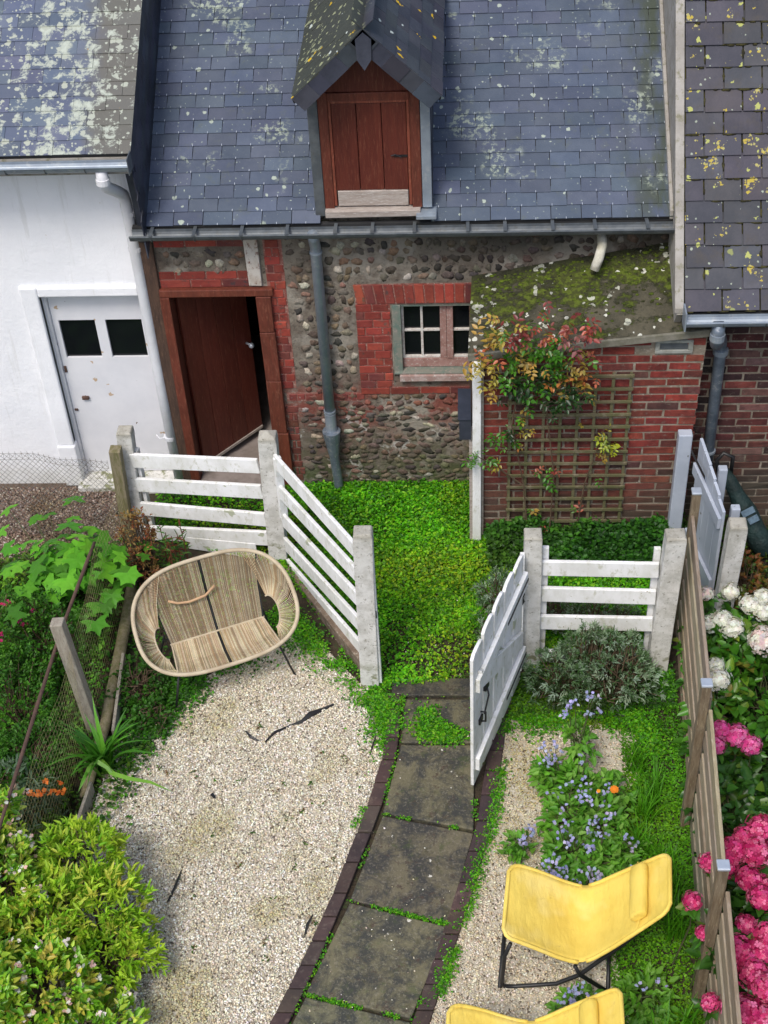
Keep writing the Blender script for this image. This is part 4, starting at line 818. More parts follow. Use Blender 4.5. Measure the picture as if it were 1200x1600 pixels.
m = MB(); m.box(1.285, 1.545, YL-.010, YL+.03, 1.745, 1.772); m.box(1.285, 1.545, YL-.010, YL+.03, 1.832, 1.855); m.box(1.285, 1.318, YL-.010, YL+.03, 1.773, 1.831); m.box(1.512, 1.545, YL-.010, YL+.03, 1.773, 1.831); obj('vent_frame', m, surf('vent_grey', (.30, .31, .28), (.22, .22, .19), 14, .8, .4, 50), vt, bev=.004)
m = MB(); m.box(1.315, 1.515, YL+.004, YL+.012, 1.770, 1.835, (1, 1, 1)); m.box(1.35, 1.48, YL+.000, YL+.0035, 1.785, 1.80); obj('vent_grille', m, M_zinc_dk, vt)
m = MB(); m.box(.018, .082, YL-.075, YL+.0, .0, 1.735, (1, 1, 1), .003); cp_ = obj('corner_post', m, M_wpaint, lt, bev=.006)
m = MB(); m.box(-.006, .017, YL-.06, YL+.02, .0, 1.10); m.box(.083, .10, YL-.03, YL+.0, 0, 1.7, (.25, .25, .25)); obj('backing_strip', m, M_barewood, lt, bev=.003)
m = MB(); m.box(-.075, .010, YL-.082, YL-.076, 1.05, 1.30, (1, 1, 1), .002); m.box(-.085, .008, YL-.092, YL-.084, 1.24, 1.52, (1.2, 1.2, 1.3), .002); obj('slate_cladding', m, M_slate_dk, lt)
m = MB(); m.box(.0, .03, YL+.02, YF-.01, 0, 1.74); obj('side_boarding', m, M_dkwood, lt)

# ================================================================== FENCES AND GATE
WF = 'white rail fences either side of the gate'
def cpost(parent, b, t, wd=.12, dp_=.11, cap=True, cone=0.0, rot=0.0):
    m = MB(); b = np.array(b, float); t = np.array(t, float); c_, s_ = math.cos(rot), math.sin(rot); hw_, hd_ = wd/2, dp_/2
    def ring(p, f): return [(p[0]+(x*c_-y*s_)*f, p[1]+(x*s_+y*c_)*f, p[2]) for x, y in ((-hw_, -hd_), (hw_, -hd_), (hw_, hd_), (-hw_, hd_))]
    b0 = b+[0, 0, -.03]; k = t-[0, 0, .05+cone]; lv_ = [ring(b0, 1.03), ring(b+(t-b)*.35, 1.01), ring(b+(t-b)*.7, 1), ring(k, 1), ring(t-[0, 0, cone+.012], .97), ring(t-[0, 0, cone], .86)]
    if cone: lv_.append(ring(t, .12))
    V = [tuple(np.array(p)+rng.uniform(-.0025, .0025, 3)) for r in lv_ for p in r]; Fs = [(4*i+j, 4*i+(j+1) % 4, 4*i+4+(j+1) % 4, 4*i+4+j) for i in range(len(lv_)-1) for j in range(4)]+[tuple(range(4*(len(lv_)-1), 4*len(lv_)))]
    m.add(V, Fs); cc = [(1, 1, 1)]*12+[(.9, .9, .88)]*4+[(.62, .60, .54)]*(len(V)-16); m.c = cc
    return obj('post', m, M_conc, parent, bev=.006)
fL = thing('rail_fence', 'white rail fence with three concrete posts, between cottage door and cane seat', 'fence', (-1.49, 8.02, 0), WF)
A_, B_, C_ = np.array([-2.60, 8.26]), np.array([-1.475, 8.02]), np.array([-.70, 6.73])
cpost(fL, (-2.62, 8.26, 0), (-2.56, 8.26, 1.10), .115, .11); cpost(fL, (-1.485, 8.02, 0), (-1.455, 8.02, 1.265), .135, .12, cone=.035); cpost(fL, (-.715, 6.745, 0), (-.69, 6.745, 1.465), .125, .11)
def rail(parent, a, b, za, zb, h, th=.028, off=(0, 0)):
    za += rnd.uniform(-.006, .006); zb += rnd.uniform(-.006, .006); m = MB(); m.beam((a[0]+off[0], a[1]+off[1], za), (b[0]+off[0], b[1]+off[1], zb), th, h); return obj('rail', m, M_wpaint, parent, bev=.005)
def rails(parent, a, b, lst, off, th=.028):
    for za, zb, h in lst: rail(parent, a, b, za, zb, h, th, off)
u1 = (B_-A_)/np.linalg.norm(B_-A_)
rails(fL, A_+u1*.07, B_-u1*.06, [(.84, .945, .13), (.60, .70, .13), (.355, .425, .13), (.10, .225, .14)], (-.01, -.03))
u2 = (C_-B_)/np.linalg.norm(C_-B_); n2_ = np.array([u2[1], -u2[0]])
zB = [1.03, .77, .485, .22, -.02]
rails(fL, B_+u2*.075, C_-u2*.065, [(1.03, 1.175, .13), (.75, .945, .13), (.47, .71, .13), (.21, .455, .13), (-.02, .205, .13)], (.03, .0))
m = MB(); m.beam((*(B_+u2*.11+n2_*-.03), .50), (*(B_+u2*.11+n2_*-.03), 1.08), .06, .03, up=(u2[0], u2[1], 0)); obj('batten', m, M_wpaint, fL, bev=.004); m = MB(); m.beam((*(A_+u1*.10+[0, .03]), .05), (*(A_+u1*.10+[0, .03]), .90), .05, .03, up=(u1[0], u1[1], 0)); obj('batten', m, M_wpaint, fL, bev=.004)
m = MB(); a = B_+u2*.06; b = C_-u2*.05; m.beam((a[0], a[1], -.08), (b[0], b[1], .05), .05, .18); obj('gravel_board', m, surf('muddy_concrete', (.20, .15, .11), (.12, .085, .06), 8, .95, .7, 60, c3=(.32, .28, .23)), fL, bev=.006)
m = MB(); m.box(-.655, -.628, 6.71, 6.76, .03, 1.31); obj('gate_stop', m, M_wpaint, fL, bev=.004)
m = MB(); m.box(-.650, -.632, 6.70, 6.709, .70, .76); obj('latch_keep', m, M_iron, fL)
m = MB(); m.poly([(*(A_+u1*.40+[0, -.05]), .0), (*(B_-u1*.18+[0, -.05]), .0), (*(B_-u1*.18+[0, -.05]), .16), (*(A_+u1*.40+[0, -.05]), .12)], (0, .02, 0)); obj('gravel_board', m, M_wpaint, fL, bev=.004)
fR = thing('rail_fence', 'short white rail fence with two concrete posts, above the silvery shrub', 'fence', (.42, 6.93, 0), WF)
D_, E_ = np.array([.41, 6.93]), np.array([1.31, 6.87])
cpost(fR, (.42, 6.94, 0), (.41, 6.94, 1.255), .12, .115); cpost(fR, (1.30, 6.88, 0), (1.325, 6.88, 1.30), .135, .115, rot=.02)
rails(fR, D_+[.065, 0], E_-[.07, 0], [(.945, .975, .13), (.70, .73, .13), (.42, .46, .13), (.08, .09, .12)], (0, -.0))
m = MB(); m.box(.475, .52, 6.955, 6.985, .0, 1.10); obj('batten', m, M_wpaint, fR, bev=.004); m = MB(); m.box(1.205, 1.25, 6.92, 6.95, .0, 1.12); obj('batten', m, M_wpaint, fR, bev=.004)
m = MB(); m.box(.325, .355, 6.83, 6.89, .02, 1.13); obj('hinge_post', m, M_wpaint, fR, bev=.004)
m = MB(); m.poly([(.322, 6.822, .80), (.342, 6.822, .845), (.362, 6.822, .80), (.352, 6.822, .765), (.362, 6.822, .73), (.342, 6.822, .685), (.322, 6.822, .73), (.332, 6.822, .765)], (0, .006, 0)); m.box(.325, .36, 6.82, 6.828, .12, .18); obj('hinge', m, M_iron, fR)
# the open gate
gt_ = thing('garden_gate', 'white plank garden gate standing open across the paved path', 'gate', (.33, 6.78, 0))
g0 = np.array([.325, 6.75]); g1 = np.array([-.015, 5.80]); gu = (g1-g0); gl = np.linalg.norm(gu); gu /= gl; gn = np.array([gu[1], -gu[0]]); gn = gn if gn[0] > 0 else -gn
gn = -gn if gn[0] < 0 else gn
def gp(s, z, o=0.0): q = g0+gu*s+gn*o; return np.array([q[0], q[1], z])
npk = 5; pw = gl/npk
tops = [1.27, 1.30, 1.315, 1.315, 1.29]
for k in range(npk):
    m = MB(); s0 = k*pw+.009; s1 = (k+1)*pw-.016; z1 = tops[k]; zb = .05
    m.poly([gp(s0, zb), gp(s1, zb), gp(s1, z1-.03), gp(s1-.03, z1-.006), gp((s0+s1)/2, z1), gp(s0+.03, z1-.004), gp(s0, z1-.016)], gp(0, 0, .022)-gp(0, 0)); obj('plank', m, M_wpaint, gt_, bev=.004)
def gbar(s0, z0, s1, z1, h, nm):
    m = MB(); a = gp(s0, z0, .0235); d = gp(s1, z1, .0235)-a; m.obox(a-np.array([0, 0, h/2]), d, gp(0, 0, .03)-gp(0, 0), (0, 0, h)); return obj(nm, m, M_wpaint, gt_, bev=.004)
gbar(.0, 1.04, gl-.05, 1.00, .12, 'crossbar'); gbar(.0, .33, gl-.04, .25, .12, 'crossbar')
m = MB(); m.obox(gp(.06, .43, .0235)-np.array([0, 0, .0]), gp(gl-.10, .93, .0235)-gp(.06, .43, .0235), gp(0, 0, .026)-gp(0, 0), (0, 0, .16)); obj('brace', m, M_wpaint, gt_, bev=.004)
m = MB(); m.obox(gp(.0, 1.025, .054), gp(.42, 1.01, .054)-gp(0, 1.025, .054), gp(0, 0, .004)-gp(0, 0), (0, 0, .022)); obj('strap_hinge', m, M_iron, gt_); m = MB(); m.obox(gp(.0, .31, .054), gp(.42, .285, .054)-gp(0, .31, .054), gp(0, 0, .004)-gp(0, 0), (0, 0, .022)); obj('strap_hinge', m, M_iron, gt_)
m = MB(); a = gp(gl-.14, .66, .028); m.tube([a, gp(gl-.14, .67, .06), gp(gl-.14, .58, .06), gp(gl-.14, .57, .028)], .007, 6); m.tube([gp(gl-.24, .82, .03), gp(gl-.20, .77, .06), gp(gl-.13, .66, .055)], .006, 6); m.obox(gp(gl-.26, .79, .023), gp(.06, 0)-gp(0, 0), gp(0, 0, .02)-gp(0, 0), (0, 0, .06)); m.obox(gp(gl-.17, .56, .023), gp(.06, 0)-gp(0, 0), gp(0, 0, .012)-gp(0, 0), (0, 0, .05)); obj('latch', m, M_iron, gt_)
# slatted fence on the right
sf = thing('slat_fence', 'long weathered fence of horizontal slats with zinc-capped posts', 'fence', (1.42, 5.5, 0))
fx = lambda y: 1.345+(y-5.5)*.085 if y > 5.5 else 1.345+(y-5.5)*.055
ys = [3.05, 4.32, 5.55, 7.22]
for i in range(3):
    y0, y1 = ys[i]+.05, ys[i+1]-.01
    for k in range(6):
        m = MB(); z = .10+k*.200; m.beam((fx(y0)+.040+rnd.uniform(-.004, .004), y0, z+rnd.uniform(-.008, .008)), (fx(y1)+(-.010 if i == 2 else .040), y1-.02, z+rnd.uniform(-.008, .008)), .022, .135, col=jc((1, 1, 1), .15)); obj('slat', m, M_slatwood, sf, bev=.004)
y0, y1 = 7.27, 8.1
for k in range(0):
    m = MB(); z = .10+k*.215; m.beam((fx(y0)+.055, y0, z), (fx(y1)+.03, y1, z-.02), .022, .135, col=jc((.9, .9, .7), .15)); obj('slat', m, M_slatwood, sf, bev=.004)
for y in ys:
    x = fx(y); m = MB(); m.box(x-.027, x+.028, y-.027, y+.027, -.02, 1.35, (1, 1, 1), .002); p_ = obj('post', m, M_fpost, sf, bev=.004)
    m = MB(); m.box(x-.033, x+.034, y-.033, y+.033, 1.351, 1.370); obj('cap', m, M_cap, p_, bev=.006)
# neighbour's gate
ng = thing('neighbour_gate', 'pale grey-white side gate beyond the slatted fence, against the brick wall', 'gate', (1.62, 8.0, 0))
m = MB(); m.box(1.50, 1.60, 8.12, 8.20, .0, 1.10); obj('hinge_post', m, M_greypaint, ng, bev=.008)
q0 = np.array([1.63, 8.02]); q1 = np.array([1.74, 7.46]); qu = q1-q0; ql = np.linalg.norm(qu); qu /= ql; qn = np.array([-qu[1], qu[0]]); qn = qn if qn[0] > 0 else -qn
def qp(s, z, o=0.0): a = q0+qu*s+qn*o; return np.array([a[0], a[1], z])
for k in range(5):
    s0, s1 = k*ql/5, (k+1)*ql/5-.004; z1 = [1.16, 1.13, 1.09, 1.04, .98][k]; m = MB(); m.poly([qp(s0, .06), qp(s1, .06), qp(s1, z1-.03), qp(s0, z1)], qp(0, 0, .022)-qp(0, 0)); obj('plank', m, M_greypaint, ng, bev=.003)
m = MB(); m.obox(qp(0, .84, -.028), qp(ql, .80)-qp(0, .84), qp(0, 0, .026)-qp(0, 0), (0, 0, .10)); obj('crossbar', m, M_greypaint, ng, bev=.004); m = MB(); m.obox(qp(0, .20, -.028), qp(ql, .20)-qp(0, .20), qp(0, 0, .026)-qp(0, 0), (0, 0, .10)); obj('crossbar', m, M_greypaint, ng, bev=.004)
m = MB(); m.obox(qp(-.05, .99, -.032), qp(.30, 0)-qp(0, 0), qp(0, 0, .003)-qp(0, 0), (0, 0, .03)); obj('strap_hinge', m, M_iron, ng)
NP = thing('gate_post', 'white square concrete post at the free end of the neighbouring gate', 'post', (1.83, 7.42, 0)); cpost(NP, (1.83, 7.42, 0), (1.845, 7.42, .90), .125, .12)
for (x, y, z, lb) in ((1.80, 7.92, .97, 'small white timber post by the lead downpipe, behind the grey gate'), (1.855, 7.60, .88, 'short white timber stub just behind the concrete gate post')):
    m = MB(); m.box(x-.032, x+.032, y-.03, y+.03, 0, z); o = obj('timber_stub', m, M_greypaint, bev=.008); tag(o, lb, 'post')
# ---------------- wire fences on the left
def wires(parent, name, p0, p1, h0, h1, nv, nh, r, mat, sag=.0, diag=False, jit=.002, zb=.02):
    P = []; Fq = []; n = 0
    def wire(a, b):
        nonlocal n
        d = b-a; L = np.linalg.norm(d)
        if L < 1e-4: return
        d /= L; h = np.array([0, 0, 1.0]) if abs(d[2]) < .9 else np.array([1.0, 0, 0]); s1 = np.cross(d, h); s1 /= np.linalg.norm(s1); s2 = np.cross(d, s1)
        for e in (a, b):
            for k in range(3): t = 2.094*k; P.append(e+(s1*math.cos(t)+s2*math.sin(t))*r)
        for k in range(3): Fq.append([n+k, n+(k+1) % 3, n+3+(k+1) % 3, n+3+k])
        n += 6
    p0 = np.array(p0, float); p1 = np.array(p1, float)
    def S(f, g):
        q = p0+(p1-p0)*f; wob = .02*math.sin(f*9+g*3)+.012*math.sin(f*23); nrm_ = np.array([-(p1-p0)[1], (p1-p0)[0]])/np.linalg.norm(p1-p0); q = q+nrm_*wob*g
        return np.array([q[0], q[1], zb+(h0+(h1-h0)*f-sag*math.sin(math.pi*f))*g])
    if diag:
        m_ = nv; gh_ = nh
        for i in range(-gh_, m_):
            for j in range(gh_):
                f = (i+j)/m_
                if 0 <= f and f+1/m_ <= 1: wire(S(f, j/gh_), S(f+1/m_, (j+1)/gh_)); wire(S(f, (j+1)/gh_), S(f+1/m_, j/gh_))
        for k in range(m_): wire(S(k/m_, 1), S((k+1)/m_, 1)); wire(S(k/m_, .93), S((k+1)/m_, .93))
        for k in range(0, m_+1): wire(S(k/m_, .93), S(k/m_, 1)+np.array([0, 0, .02]))
    else:
        for i in range(nv+1):
            for j in range(6): wire(S(i/nv, j/6), S(i/nv, (j+1)/6))
        for j in range(nh+1):
            for k in range(16): wire(S(k/16, j/nh), S((k+1)/16, j/nh))
    return npobj(name, np.array(P), np.array(Fq), np.ones((len(P), 3)), mat, parent)
wf = thing('wire_fence', 'sagging rusty wire mesh fence with a log at its foot, left of the gravel', 'fence', (-2.62, 6.8, 0))
wires(wf, 'wire_mesh', (-2.60, 7.95), (-2.66, 4.7), .80, .80, 80, 18, .0008, M_rustwire)
m = MB(); m.tube([(-2.665, 7.35, .80), (-2.68, 7.15, .80), (-2.725, 6.5, .80), (-2.735, 5.8, .82), (-2.76, 5.0, .80), (-2.77, 4.5, .80)], [.012, .014, .012, .014, .012, .012], 8); obj('top_rail', m, M_rust, wf, smooth=True)
m = MB(); m.tube([(-2.58, 8.0, .10), (-2.545, 7.4, .10), (-2.53, 6.9, .085), (-2.52, 6.3, .07), (-2.55, 5.7, .05)], [.038, .042, .045, .040, .034], 10); obj('foot_log', m, M_stake, wf, smooth=True)
m = MB(); m.beam((-2.49, 6.9, .08), (-2.44, 6.2, .06), .022, .13); obj('edging_board', m, M_greystake, wf, bev=.004); m = MB(); m.beam((-2.50, 5.75, .08), (-2.56, 5.15, .06), .022, .15); obj('edging_board', m, M_greystake, wf, bev=.004)
def stake(b, t, w_, mat, label, pt=0):
    m = MB(); b = np.array(b); t = np.array(t); m.beam(b, t, w_, w_, up=(0, 1, 0)); o = obj('wooden_stake', m, mat, bev=.007); return tag(o, label, 'stake', 'wooden stakes of the wire fence')
stake((-2.60, 6.30, -.02), (-2.68, 6.36, 1.03), .085, M_greystake, 'square grey stake in front of the dark shrubs, below the lobed leaves')
stake((-2.68, 8.18, -.02), (-2.62, 8.13, 1.02), .085, M_stake, 'brown stake pressed against the leftmost concrete fence post')
wf2 = thing('chain_link_fence', 'low chain-link fence in front of the white garage', 'fence', (-3.4, 8.3, 0))
wires(wf2, 'chain_link', (-4.3, 8.42), (-2.70, 8.16), .78, .86, 34, 16, .0016, M_wire, diag=True)
# ================================================================== TRELLIS AND ROSE
tr = thing('trellis', 'square wooden trellis fixed to the brick outhouse wall', 'trellis', (.7, YL-.03, .1))
tx0, tx1, tz0, tz1 = .27, 1.155, .06, 1.60
m = MB()
for k in range(8): x = tx0+.02+k*(tx1-tx0-.04)/7; m.box(x-.011, x+.011, YL-.030, YL-.018, tz0, tz1, (1, 1, 1), .002)
obj('upright', m, M_trellis, tr, bev=.002)
m = MB()
for k in range(14): z = tz0+.03+k*(tz1-tz0-.05)/13; m.box(tx0, tx1, YL-.044, YL-.031, z-.012, z+.012, (1, 1, 1), .002)
obj('lath', m, M_trellis, tr, bev=.002)
np_scale = 1
rs = thing('climbing_rose', 'climbing rose with red, orange and yellow leaves on trellis and outhouse roof', 'climber', (.45, YL-.1, 0))
lv = Leaves(); st = MB()
def cane(pts, r=.006): st.tube(pts, [r]*(len(pts)-1)+[r*.4], 6, caps=False)
cane([(.45, YL-.09, 0), (.40, YL-.08, .6), (.30, YL-.10, 1.2), (.35, YL-.10, 1.6), (.55, YL-.05, 1.85)]); cane([(.60, YL-.09, 0), (.62, YL-.08, .7), (.55, YL-.09, 1.3), (.5, YL-.08, 1.75)])
cane([(.40, YL-.08, .6), (.2, YL-.10, .8), (.04, YL-.14, .95)]); cane([(.8, YL-.07, 0), (.85, YL-.07, .6), (.97, YL-.07, 1.15)])
RC = [(.06, .16, .012), (.035, .10, .012), (.30, .24, .03), (.42, .10, .04), (.50, .07, .05), (.18, .03, .03), (.26, .15, .04), (.55, .20, .04)]
def spray(c, n, spread, cols, wts=None, L=(.032, .055)):
    """compound leaves: five leaflets on a stalk"""
    c = np.array(c)
    for i in range(n):
        b = c+rng.normal(0, 1, 3)*spread; d = rng.normal(0, 1, 3)+np.array([0, -.9, -.1]); d /= np.linalg.norm(d); up = np.array([0, -.6, .8]); s_ = np.cross(d, up); s_ /= np.linalg.norm(s_); ll = rng.uniform(*L)
        col = palette(1, cols, wts, .15); P = np.array([b+d*ll*.4, b+d*ll*.4, b+d*ll*1.1, b+d*ll*1.1, b+d*ll*1.6]); D = np.array([s_+d*.4, -s_+d*.4, s_*.9+d*.6, -s_*.9+d*.6, d]); Ls = np.full(5, ll)*rng.uniform(.8, 1.1, 5)
        lv.add(P, D+rng.normal(0, .1, (5, 3)), Ls, Ls*.55, np.repeat(col, 5, 0)*rng.uniform(.85, 1.15, (5, 1)), fold=.12)
        st.tube([b, b+d*ll*1.6], .0012, 4, caps=False)
def AY(u, v, y):
    r = ray(u, v); return r*(y/r[1])+np.array([0, 0, CAM_H])
G_, O_, R_c, Y_, D_c = [(.05, .17, .012), (.07, .22, .015)], [(.52, .19, .05), (.48, .13, .06), (.30, .22, .04)], [(.24, .045, .035), (.46, .08, .05), (.18, .035, .035), (.38, .10, .06), (.07, .17, .015)], [(.34, .28, .04), (.42, .26, .05)], [(.02, .06, .012), (.015, .045, .012)]
spd = np.array([.05, .035, .04])
for (u, v, n, cols) in [(790, 590, 8, G_), (830, 600, 8, G_), (860, 585, 8, G_), (800, 600, 14, D_c), (850, 595, 16, D_c), (895, 610, 10, D_c), (765, 570, 9, Y_), (775, 600, 6, Y_), (788, 515, 8, Y_+G_), (770, 530, 7, Y_), (820, 560, 10, Y_+[(.26, .2, .07)]), (845, 575, 7, Y_), (870, 570, 9, G_), (800, 555, 9, G_), (855, 550, 9, G_), (835, 545, 8, G_), (880, 545, 7, G_), (812, 580, 8, G_+Y_), (845, 520, 9, R_c), (862, 530, 7, O_), (870, 520, 5, R_c), (800, 520, 6, R_c), (815, 530, 6, R_c), (905, 525, 8, [(.22, .07, .07), (.26, .09, .08)]), (918, 515, 5, R_c), (905, 500, 4, R_c), (885, 590, 8, O_), (905, 600, 9, O_), (920, 605, 4, O_), (885, 575, 5, Y_), (905, 565, 5, Y_), (870, 610, 7, G_), (890, 625, 6, D_c), (855, 630, 6, D_c), (750, 560, 5, O_+Y_), (745, 580, 4, Y_), (800, 625, 5, G_+D_c), (920, 560, 4, R_c+G_), (855, 485, 3, R_c), (780, 490, 3, Y_)]:
    yy = YL-.12-rng.random()*.10; spray(AY(u, v, yy), n, spd, cols)
for (u, v, n, cols) in [(815, 650, 4, G_+Y_), (805, 680, 5, D_c), (830, 670, 3, Y_), (772, 682, 5, G_), (800, 690, 3, G_), (740, 715, 5, G_), (758, 715, 5, G_), (785, 720, 3, Y_+G_), (945, 690, 6, [(.34, .38, .03), (.2, .28, .03)]), (955, 705, 4, [(.34, .38, .03)]), (943, 675, 2, Y_), (935, 715, 2, O_), (850, 745, 3, G_), (840, 740, 2, R_c), (875, 730, 2, R_c), (855, 755, 3, G_), (838, 795, 3, G_+Y_), (845, 820, 2, R_c), (900, 805, 2, R_c), (925, 740, 1, G_), (912, 665, 1, Y_), (812, 698, 2, O_)]:
    spray(AY(u, v, YL-.09), n, np.array([.02, .015, .025]), cols, L=(.028, .045))
lv.build('foliage', M_gleaf, rs); obj('cane', st, M_twig, rs)

# ================================================================== FURNITURE
# cane loveseat
bn = thing('cane_bench', 'woven cane two-seater with rounded rim and thin black legs', 'bench', (-1.70, 6.85, 0))
bo = np.array([-1.745, 6.835]); ba = math.radians(23.5); bu = np.array([math.cos(ba), math.sin(ba)]); bv = np.array([-bu[1], bu[0]])
def bp(x, y, z): q = bo+bu*x+bv*y; return np.array([q[0], q[1], z])
RW_ = .565
def rim(t):
    """closed rim: t from 0 (right) counter-clockwise over the back"""
    c_, s_ = math.cos(t), math.sin(t); ex = .62; x = RW_*np.sign(c_)*abs(c_)**.66*(1+.05*s_*-1); s2 = np.sign(s_)*abs(s_)**.80
    y = .07+.33*s2; z = .57+.215*s2; return bp(x, y, z)
NR = 96; RP = [rim(2*math.pi*i/NR) for i in range(NR)]
m = MB(); m.tube(RP, .015, 8, closed=True); obj('rim', m, M_cord, bn, smooth=True)
hc = .335; yc, zc_ = .10, .34
crease = lambda x: bp(x, yc, zc_)
def ccol(): return jc(rnd.choice([(1, 1, 1), (1.2, 1.2, 1.15), (.75, .70, .62), (1.35, 1.38, 1.35), (.95, .8, .65)]), .12)
def rimx(x, back):
    lo, hi = (0, math.pi/2) if back else (0, math.pi/2)
    for _ in range(30):
        mid = (lo+hi)/2; X_ = RW_*abs(math.cos(mid))**.66*(1+(-.05 if back else .05)*math.sin(mid))
        if X_ > abs(x): lo = mid
        else: hi = mid
    t = mid if x > 0 else math.pi-mid; return rim(t if back else -t)
seat = MB(); back = MB(); N = 112
for i in range(N+1):
    x = -hc+2*hc*i/N
    if abs(x) < .006: continue
    xb = x*1.18; top = rimx(xb, True); c0 = crease(x)
    mid = (top+c0)/2+np.array([*(bv*.035), -.03]); back.tube([top, mid, c0], .0016, 4, ccol(), caps=False)
    fr = rimx(x*1.10, False); mid = (fr+c0)/2+np.array([0, 0, -.035]); seat.tube([c0, mid, fr], .0026, 4, ccol(), caps=False)
obj('backrest', back, M_cord, bn); obj('seat', seat, M_cord, bn)
for sg in (-1, 1):
    sd_ = MB()
    cx, cy, cz = sg*(hc+.055), .06, .41
    def hole(a): return bp(cx+sg*.055*math.cos(a), cy+.115*math.sin(a), cz+.03*math.cos(a)+.05*math.sin(a))
    n = 72; aa = np.linspace(-1.5, 1.5, n)
    for a in aa:
        h_ = hole(a); tt = a*.78; q = rim(tt if sg > 0 else math.pi-tt); mid = (h_+q)/2+np.array([*(bu*sg*.02), -.02]); sd_.tube([h_, mid, q], .0022, 4, ccol(), caps=False)
    sd_.tube([hole(a) for a in np.linspace(-1.6, 1.6, 14)], .006, 6, (.9, .9, .9))
    obj('side_weave', sd_, M_cord, bn)
m = MB(); m.tube([crease(-hc-.01), crease(hc+.01)], .007, 6); 
for z in (-hc, hc): m.tube([crease(z), rimx(z*1.10, False)], .006, 6)
obj('crease_rail', m, M_cord, bn)
m = MB(); ct = rimx(.001, True); cf = rimx(.001, False); m.tube([ct, (ct+crease(0))/2+np.array([*(bv*.05), -.045]), crease(0)+[0, 0, -.012], (crease(0)+cf)/2+np.array([0, 0, -.045]), cf], .007, 6)
rt = rimx(.40, True); m.tube([rt, (rt+crease(hc))/2+np.array([*(bv*.04), -.03]), crease(hc)], .007, 6); rt = rimx(-.40, True); m.tube([rt, (rt+crease(-hc))/2+np.array([*(bv*.05), -.05]), crease(-hc)+[0, 0, -.02]], .005, 6)
m.tube([bp(-.36, -.17, .31), bp(.36, -.17, .31), bp(.36, .22, .28), bp(-.36, .22, .28)], .008, 6, closed=True); obj('frame', m, M_iron, bn)
m = MB(); m.tube([rimx(-.28, True)*.35+crease(-.32)*.65+[0, .015, 0], rimx(-.12, True)*.22+crease(-.2)*.78, rimx(.05, True)*.45+crease(-.05)*.55], .008, 6, (1.2, .8, .6)); 
P3 = [((-.28, .26, .60)), (-.22, .25, .565), (-.14, .245, .55), (-.02, .25, .56), (.06, .27, .61)]; m = MB(); m.tube([bp(*p) for p in P3], .009, 8, (1.1, .85, .7)); obj('lumbar_loop', m, M_cord, bn, smooth=True)
for x, y, X_, Y_q in ((-.36, -.17, -.44, -.22), (.36, -.17, .44, -.22), (-.36, .22, -.42, .32), (.36, .22, .42, .32)):
    m = MB(); m.tube([bp(x, y, .32), bp(X_, Y_q, .0)], .008, 8); obj('leg', m, M_iron, bn, smooth=True)
# yellow loungers
def lounger(label, dx, dy, first=None):
    o = thing('deck_chair', label, 'deck chair', (dx, dy, 0), 'yellow canvas deck chairs'); return o
dc = lounger('yellow canvas deck chair beside the blue borage, headrest cushion facing the fence', 0, 0)
prof = [(.19, 4.63, .545, .235), (.26, 4.63, .52, .245), (.38, 4.625, .455, .25), (.50, 4.61, .39, .25), (.62, 4.60, .345, .25), (.70, 4.60, .39, .245), (.80, 4.595, .50, .235), (.92, 4.59, .635, .215), (1.03, 4.585, .76, .195), (1.085, 4.585, .815, .18)]
ch_org = np.array([.6, 4.6, 0]); dc.location = tuple(ch_org); bpy.context.view_layer.update()
PF = []
for i in range(len(prof)-1):
    for k in range(4):
        a, b = np.array(prof[i]), np.array(prof[i+1]); PF.append(a+(b-a)*k/4)
PF.append(np.array(prof[-1])); PF = np.array(PF)
for _ in range(3): PF[1:-1] = (PF[:-2]+PF[2:]+2*PF[1:-1])/4
m = MB(); nu = len(PF); nv_ = 14; V = []
ax = np.array([.10, 1, 0]); ax /= np.linalg.norm(ax)
for i, (x, y, z, hw_) in enumerate(PF):
    f = i/(nu-1); endr = [.80, .94, .985][min(i, nu-1-i)] if min(i, nu-1-i) < 3 else 1
    for j in range(nv_+1):
        g_ = -1+2*j/nv_; sag_ = .028*(1-g_*g_)*(.4+math.sin(math.pi*f)); V.append((x+ax[0]*hw_*endr*g_, y+ax[1]*hw_*endr*g_, z-sag_+.003*math.sin(g_*5+f*9)+.012))
n0 = len(V); V += [(x, y, z-.010) for x, y, z in V]; Fs = []
for i in range(nu-1):
    for j in range(nv_): k = i*(nv_+1)+j; Fs += [(k, k+nv_+1, k+nv_+2, k+1), (n0+k+1, n0+k+nv_+2, n0+k+nv_+1, n0+k)]
    k = i*(nv_+1); Fs += [(k, n0+k, n0+k+nv_+1, k+nv_+1), (k+nv_, k+2*nv_+1, n0+k+2*nv_+1, n0+k+nv_)]
for j in range(nv_): Fs += [(j, j+1, n0+j+1, n0+j)]; k = (nu-1)*(nv_+1)+j; Fs += [(k, n0+k, n0+k+1, k+1)]
m.add(V, Fs); obj('canvas_sling', m, M_yel, dc, smooth=True)
def edge(i0, i1, side):
    o_ = []
    for i in range(i0, i1):
        k = min(i, nu-1-i); e = [.80, .94, .985][k] if k < 3 else 1; o_.append((PF[i][0]+ax[0]*PF[i][3]*side*e, PF[i][1]+ax[1]*PF[i][3]*side*e, PF[i][2]+.004))
    return o_
m = MB(); e1 = edge(0, 17, 1)[::-1]; e2 = edge(0, 17, -1); pth = e1+e2; m.tube(pth, .0125, 8)
e3 = edge(18, nu, 1); e4 = edge(18, nu, -1)[::-1]; m.tube(e3+e4, .0125, 8); obj('canvas_hem', m, M_yel, dc, smooth=True)
